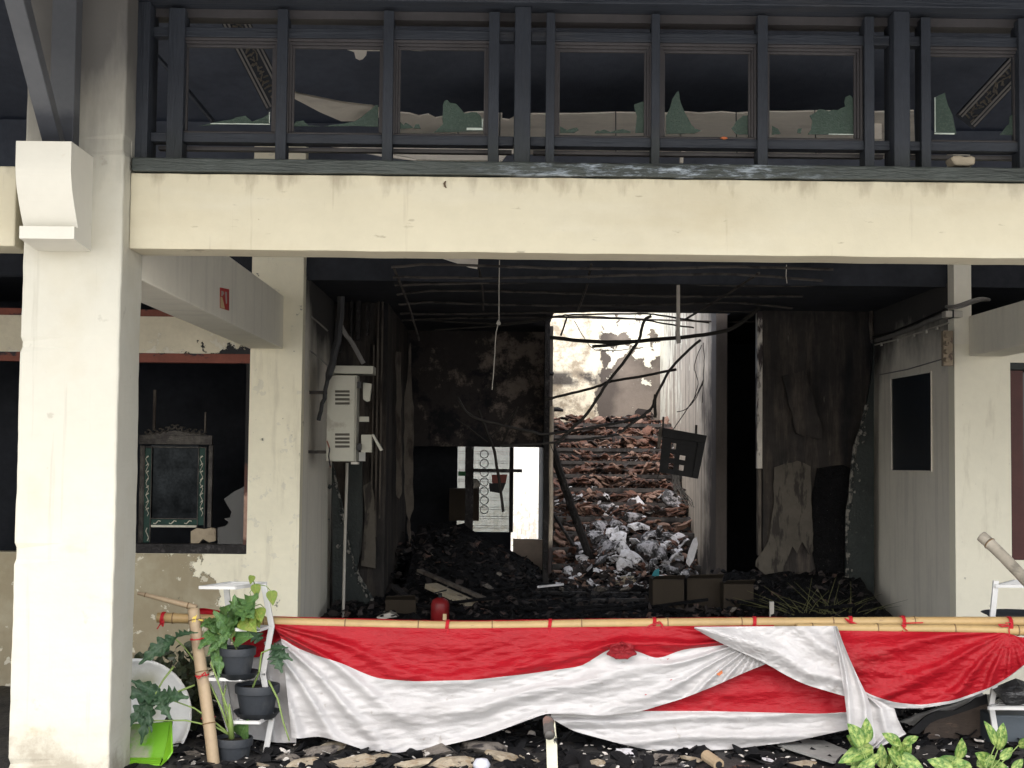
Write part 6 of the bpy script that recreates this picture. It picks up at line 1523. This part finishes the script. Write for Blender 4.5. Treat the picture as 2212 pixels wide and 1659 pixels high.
stand('white wavy metal plant stand holding two pots, left of the flag',
      [([(570, 1263), (587, 1353), (568, 1456), (587, 1553), (567, 1664)], 7.28), ([(489, 1268), (497, 1350), (482, 1462), (500, 1558), (486, 1640)], 7.40)],
      [shelf(431, 508, 575, 1269, 7.15, 7.40), shelf(510, 560, 600, 1360, 7.15, 7.40), shelf(445, 520, 570, 1467, 7.12, 7.36), shelf(505, 560, 592, 1560, 7.12, 7.36)])
stand('white wavy metal plant stand cut off by the right edge',
      [([(2151, 1256), (2143, 1340), (2155, 1440), (2141, 1524), (2158, 1632)], 7.62), ([(2290, 1256), (2282, 1340), (2295, 1440), (2280, 1524), (2298, 1632)], 7.9)],
      [shelf(2150, 2290, 2330, 1266, 7.6, 7.9), shelf(2120, 2290, 2330, 1340, 7.65, 7.9), shelf(2136, 2290, 2330, 1530, 7.52, 7.95), shelf(2115, 2290, 2330, 1650, 7.5, 7.95)])
# pots
pA = pot(512, 1458, 1398, 76, 7.2, 'dark plastic pot on the middle shelf of the left stand', 92)
pB = pot(555, 1543, 1478, 92, 7.26, 'dark plastic pot on the lower shelf of the left stand', 98)
pC = pot(504, 1656, 1592, 78, 7.14, 'dark plastic pot on the floor at the left stand foot')
# plant in pot A
pl = empty('potted_plant', pA, 'bright green leafy plant drooping over the upper pot', 'plant')
Dp = 7.16
for k, (kind, bx, by, tx, ty, wd) in enumerate((('wavy', 485, 1385, 450, 1452, .8), ('wavy', 488, 1372, 447, 1400, .9), ('wavy', 470, 1365, 440, 1380, .9), ('wavy', 492, 1362, 455, 1345, 1), ('wavy', 495, 1365, 470, 1388, 1),
        ('wavy', 500, 1370, 478, 1332, 1), ('wavy', 505, 1350, 508, 1302, .9), ('lobedg', 515, 1345, 530, 1292, 1.1), ('heart', 530, 1330, 548, 1362, 1.2), ('heart', 545, 1325, 560, 1352, 1.1), ('wavy', 500, 1360, 498, 1322, 1),
        ('wavy', 490, 1350, 462, 1322, 1.0), ('lobedg', 520, 1330, 505, 1310, 1.2), ('heartg', 510, 1378, 540, 1372, 1), ('wavy', 478, 1395, 474, 1442, .7), ('wavy', 470, 1340, 440, 1332, .8), ('heart', 552, 1315, 566, 1340, 1.2), ('lobedg', 540, 1302, 520, 1325, 1.1),
        ('wavy', 520, 1385, 500, 1350, .9), ('wavy', 480, 1378, 462, 1420, .9), ('heartg', 525, 1312, 545, 1330, 1.2))):
    leaf(pl, kind, L(bx, by, Dp + (k % 4) * 0.03), L(tx, ty, Dp - 0.03 - (k % 3) * 0.03), (random.uniform(-0.5, 0.5), -1, random.uniform(0.2, 0.8)), wd)
stems(pl, [[pA + Vector((0.0, 0, -0.02)), L(500, 1380, 7.2), L(bx, by, 7.18)] for bx, by in ((485, 1365), (495, 1362), (515, 1345), (530, 1330), (470, 1368), (505, 1350))], r=0.004)
vn = empty('climbing_vine', pA, 'thin vine with heart leaves climbing to the stand top', 'vine')
stems(vn, [[pA, L(535, 1350, 7.22), L(548, 1310, 7.22), L(540, 1280, 7.22), L(550, 1262, 7.22)], [L(548, 1310, 7.22), L(562, 1305, 7.22), L(570, 1312, 7.22)], [L(550, 1262, 7.22), L(545, 1248, 7.2), L(542, 1244, 7.2)], [L(555, 1262, 7.2), L(575, 1266, 7.2), L(586, 1278, 7.2)]], r=0.003)
for a, b in (((545, 1243), (541, 1262)), ((586, 1276), (590, 1308)), ((551, 1262), (556, 1290))):
    leaf(vn, 'heart', L(*a, 7.18), L(*b, 7.16), (0.2, -1, 0.2), 0.9)
# big-lobed plant rooted in pot C
ph = empty('philodendron', pC, 'deep green lobed plant reaching left in front of the dish', 'plant')
rt = L(500, 1590, 7.14)
stems(ph, [[rt, L(470, 1565, 7.1), L(420, 1530, 7.05), L(370, 1512, 7.0)], [rt, L(465, 1570, 7.1), L(400, 1556, 7.02), L(330, 1557, 6.98)], [rt, L(482, 1510, 7.15), L(488, 1480, 7.2)], [rt, L(478, 1530, 7.1), L(455, 1480, 7.15), L(430, 1440, 7.2), L(400, 1400, 7.25), L(375, 1376, 7.25)],
           [rt, L(495, 1540, 7.1), L(470, 1470, 7.1), L(455, 1430, 7.1)], [L(540, 1500, 7.25), L(560, 1450, 7.2), L(565, 1410, 7.2), L(590, 1400, 7.2)], [L(420, 1480, 7.1), L(370, 1500, 7.0), L(330, 1520, 7.0)], [L(375, 1440, 7.1), L(352, 1470, 7.05), L(335, 1500, 7.0)], [L(580, 1470, 7.2), L(600, 1510, 7.15), L(612, 1560, 7.1), L(625, 1600, 7.1)]], r=0.006)
g = MB(); g.tube([L(500, 1595, 7.12), L(498, 1560, 7.1), L(495, 1520, 7.1)], [0.016, 0.013, 0.003], 8); ob('young_sheath', g, m_stem, ph, smooth=True)
for kind, bx, by, tx, ty, wd in (('lobed', 375, 1378, 305, 1425, .6), ('lobed', 378, 1376, 350, 1400, .7), ('lobed', 380, 1374, 410, 1362, .35), ('lobed', 345, 1500, 272, 1492, .8), ('lobed', 340, 1498, 360, 1542, .8), ('lobed', 330, 1505, 280, 1560, .7),
        ('lobed', 325, 1510, 305, 1598, .5), ('lobed', 318, 1505, 322, 1570, .5), ('lobed', 345, 1500, 290, 1470, .5), ('lobed', 350, 1505, 390, 1500, .8), ('lobed', 595, 1405, 602, 1445, 1.0), ('lobed', 590, 1402, 622, 1420, .7), ('lobed', 585, 1400, 610, 1395, .5), ('lobed', 560, 1385, 540, 1355, .8), ('heartg', 520, 1590, 530, 1560, 1)):
    leaf(ph, kind, L(bx, by, 7.02 if bx < 460 else 7.18), L(tx, ty, 6.92 if bx < 460 else 7.10), (random.uniform(-0.3, 0.3), -1, 0.45), wd)
# dark shrub
sh = empty('dark_shrub', px(370, 1640, 7.9), 'small-leaved dark shrub behind the satellite dish', 'shrub')
tw = []
for k in range(26):
    a = L(random.uniform(350, 440), 1600, 7.85); b = L(random.uniform(288, 440), random.uniform(1398, 1560), random.uniform(7.72, 8.0)); m_ = a.lerp(b, 0.5) + Vector((random.uniform(-.06, .06), 0, 0.04)); tw.append([a, m_, b])
g = MB()
for t in tw: g.tube(t, [0.006, 0.004, 0.002], 5)
ob('branches', g, m_twig, sh)
for k in range(300):
    t = random.choice(tw); s_ = random.uniform(0.45, 1.0); p = (t[0].lerp(t[1], s_ * 2) if s_ < 0.5 else t[1].lerp(t[2], s_ * 2 - 1)) + Vector((random.gauss(0, .035), random.gauss(0, .035), random.gauss(0, .03)))
    d = Vector((random.gauss(0, 1), random.gauss(-0.5, 0.7), random.gauss(-0.1, 0.7))).normalized() * random.uniform(0.05, 0.095)
    leaf(sh, 'small', p, p + d, (random.gauss(0, .5), -1, 0.7), random.uniform(0.9, 1.6))
it = []
for k in range(650):
    t = random.choice(tw); s_ = random.uniform(0.3, 1.0); p = (t[0].lerp(t[1], s_ * 2) if s_ < 0.5 else t[1].lerp(t[2], s_ * 2 - 1)) + Vector((random.gauss(0, .05), random.gauss(0, .05), random.gauss(0, .045)))
    q = random.uniform(0.035, 0.075)
    it.append((LM['small'], Matrix.Translation(p) @ eul(random.uniform(-0.3, 1.4), random.gauss(0, 0.7), random.uniform(0, 6.3)) @ Matrix.Diagonal((q * 1.3, q, q, 1))))
fo = stuffmesh(it, m_leafshrub, 'foliage'); attach(fo, sh)
# variegated plants
def varieg(name, leaves, root, label, D):
    e = empty(name, root, label, 'plant')
    for k, (bx, by, tx, ty, wd) in enumerate(leaves):
        b, t = L(bx, by, D + 0.02 * (k % 5)), L(tx, ty, D - 0.04 + 0.02 * (k % 4))
        leaf(e, 'oval', b, t, (random.uniform(-0.4, 0.4), -1, 0.5), wd)
    stems(e, [[root + Vector((random.uniform(-.05, .05), 0, 0)), (root + L(bx, by, D)) / 2 + Vector((random.uniform(-.02, .02), 0, 0.02)), L(bx, by, D)] for bx, by, *_ in leaves[::2]], r=0.004)
    return e
D1 = 6.75
varieg('variegated_plant', [(1863, 1612, 1840, 1565, 1.2), (1868, 1608, 1876, 1556, 1.0), (1858, 1610, 1835, 1590, 1.3), (1880, 1618, 1832, 1650, .9), (1885, 1612, 1822, 1640, .7), (1890, 1640, 1850, 1668, .9), (1900, 1630, 1870, 1655, .9), (1905, 1660, 1905, 1610, .9), (1925, 1650, 1945, 1605, 1.0),
        (1935, 1640, 1965, 1605, 1.1), (1945, 1610, 1910, 1582, 1.1), (1950, 1606, 1985, 1590, .9), (1930, 1636, 1992, 1655, 1.1), (1960, 1640, 1955, 1668, 1.0), (1920, 1650, 1910, 1672, 1.1), (1885, 1650, 1880, 1672, 1.0), (1945, 1650, 1925, 1620, .9), (1965, 1655, 2000, 1670, 1.0), (1870, 1640, 1838, 1670, 1), (1912, 1636, 1935, 1672, 1.1)],
       px(1905, 1720, D1), 'cluster of yellow-green variegated leaves under the white flag tail', D1)
varieg('variegated_plant', [(2150, 1610, 2136, 1560, .8), (2160, 1615, 2166, 1566, .9), (2155, 1620, 2170, 1590, .9), (2070, 1640, 2082, 1600, 1.1), (2020, 1665, 2080, 1645, 1.2), (2060, 1665, 2010, 1640, 1.0), (2100, 1660, 2065, 1645, 1), (2110, 1655, 2150, 1632, 1.1), (2130, 1660, 2170, 1655, 1.2), (2140, 1655, 2120, 1630, 1), (2160, 1640, 2190, 1615, 1), (2185, 1665, 2212, 1640, 1), (2200, 1610, 2225, 1600, 1), (2090, 1665, 2110, 1680, 1), (2175, 1655, 2150, 1675, 1)],
       px(2120, 1720, D1), 'cluster of yellow-green variegated leaves in the bottom right corner', D1)

# ================================================================== satellite dish, dustpan, right-hand objects
c = px(288, 1548, 7.45); nrm = Vector((0.28, -1, 0.30)).normalized()
ux = nrm.cross(Vector((0, 0, 1))).normalized() * -1; uz = ux.cross(nrm).normalized() * 1
g = MB(); rd = 0.305; n_ = 48; prof = [(0.02, 0.055), (0.3, 0.050), (0.55, 0.035), (0.8, 0.01), (0.93, -0.012), (0.95, -0.022), (1.0, -0.024), (1.0, -0.014), (0.94, 0.0), (0.8, 0.022), (0.3, 0.06), (0.02, 0.065)]
V = []
for r_, d in prof: V += [c + (ux * math.cos(a) + uz * math.sin(a)) * rd * r_ - nrm * d * 1.6 for a in [2 * math.pi * i / n_ for i in range(n_)]]
g.add(V, [(k * n_ + i, k * n_ + (i + 1) % n_, (k + 1) * n_ + (i + 1) % n_, (k + 1) * n_ + i) for k in range(len(prof) - 1) for i in range(n_)])
dsh = ob('satellite_dish', g, m_dish, smooth=True, label='dirty white dish leaning behind the column', cat='dish')
g = MB(); g.prism([(352, 1560), (362, 1545), (372, 1556), (368, 1590), (360, 1615), (352, 1600)], 7.42, 0.02); ob('rust_hole', g, m_black, dsh)
dp = empty('dustpan', px(318, 1652, 7.05), 'lime green dirty dustpan standing beside the column', 'dustpan')
g = MB(); A = [px(x, y, d) for x, y, d in ((262, 1566, 7.15), (368, 1559, 7.15), (352, 1648, 7.02), (262, 1640, 7.02))]; g.extr(A, (0, 0.012, 0)); ob('pan', g, m_lime, dp, bevel=0.003)
g = MB(); A = [px(x, y, d) for x, y, d in ((368, 1559, 7.15), (370, 1625, 6.98), (360, 1640, 6.96), (345, 1654, 6.96), (353, 1640, 7.0))]; g.extr(A, (0.008, 0.004, 0)); ob('pan_side', g, mat('lime_green_clean', (0.15, 0.36, 0.02), 0.4), dp)
g = MB(); A = [px(x, y, d) for x, y, d in ((262, 1640, 7.02), (350, 1640, 7.02), (345, 1654, 6.95), (262, 1656, 6.95))]; g.extr(A, (0, 0, 0.008)); ob('pan_lip', g, MATS['lime_green_clean'], dp)
g = MB()
for k in range(26):
    x = 275 + k * 2.6
    if 300 < x < 306: continue
    g.bxp(x, 1641, x + 1.1, 1648, 6.99, 7.0)
ob('pan_teeth', g, mat('lime_teeth', (0.16, 0.42, 0.02), 0.5), dp)  # teeth in a stronger lime than the pan
# right side clutter
tatter('burnt_board', [(1968, 1640), (1990, 1600), (2000, 1570), (2020, 1552), (2055, 1540), (2090, 1528), (2128, 1512), (2134, 1530), (2136, 1600), (2120, 1632), (2060, 1650), (2000, 1655)], 7.8, m_board, 'burnt brown board propped behind the leaves at the right', 'board', 0.03)
tatter('torn_black_sheet', [(1960, 1582), (2000, 1548), (2030, 1536), (2060, 1536), (2090, 1522), (2110, 1508), (2132, 1500), (2134, 1520), (2090, 1535), (2050, 1548), (2010, 1562), (1985, 1585)], 7.76, m_black, 'torn black sheet along the top of the burnt board', 'sheet', 0.02)
tatter('grey_cloth', [(1945, 1560), (1980, 1545), (2030, 1530), (2090, 1510), (2110, 1480), (2125, 1500), (2100, 1530), (2040, 1548), (1990, 1575)], 7.9, m_sheetmetal, 'pale grey rumpled sheet under the red swag', 'sheet', 0.03)
g = MB(); g.bxp(2142, 1546, 2320, 1622, 7.62, 7.9); ob('grey_crate', g, m_greybox, bevel=0.008, label='slate grey plastic crate on the lowest shelf at the right edge', cat='crate')
g = MB(); rk = rock_mesh('bag', 321, m_bag, 0.9, 24); o = place('black_plastic_bag', rk, px(2195, 1494, 7.62), (0.2, 0.1, 0.5), (0.30, 0.2, 0.20), 'glossy black bag on the shelf at the right edge', 'bag')
g = MB(); g.lathe([(0.0, 0), (0.16, 0.0), (0.20, 0.03), (0.215, 0.032), (0.20, 0.024), (0.15, 0.008), (0, 0.008)], 28, px(2205, 1337, 7.72)); ob('black_basin', g, m_blackplastic, smooth=True, label='shallow black basin on the shelf above the rail at the right edge', cat='basin')
g = MB(); g.bxp(565, 1600, 615, 1622, 8.0, 8.4); ob('dark_tray', g, m_greybox, bevel=0.01, label='dark tray behind the left plant stand', cat='tray')
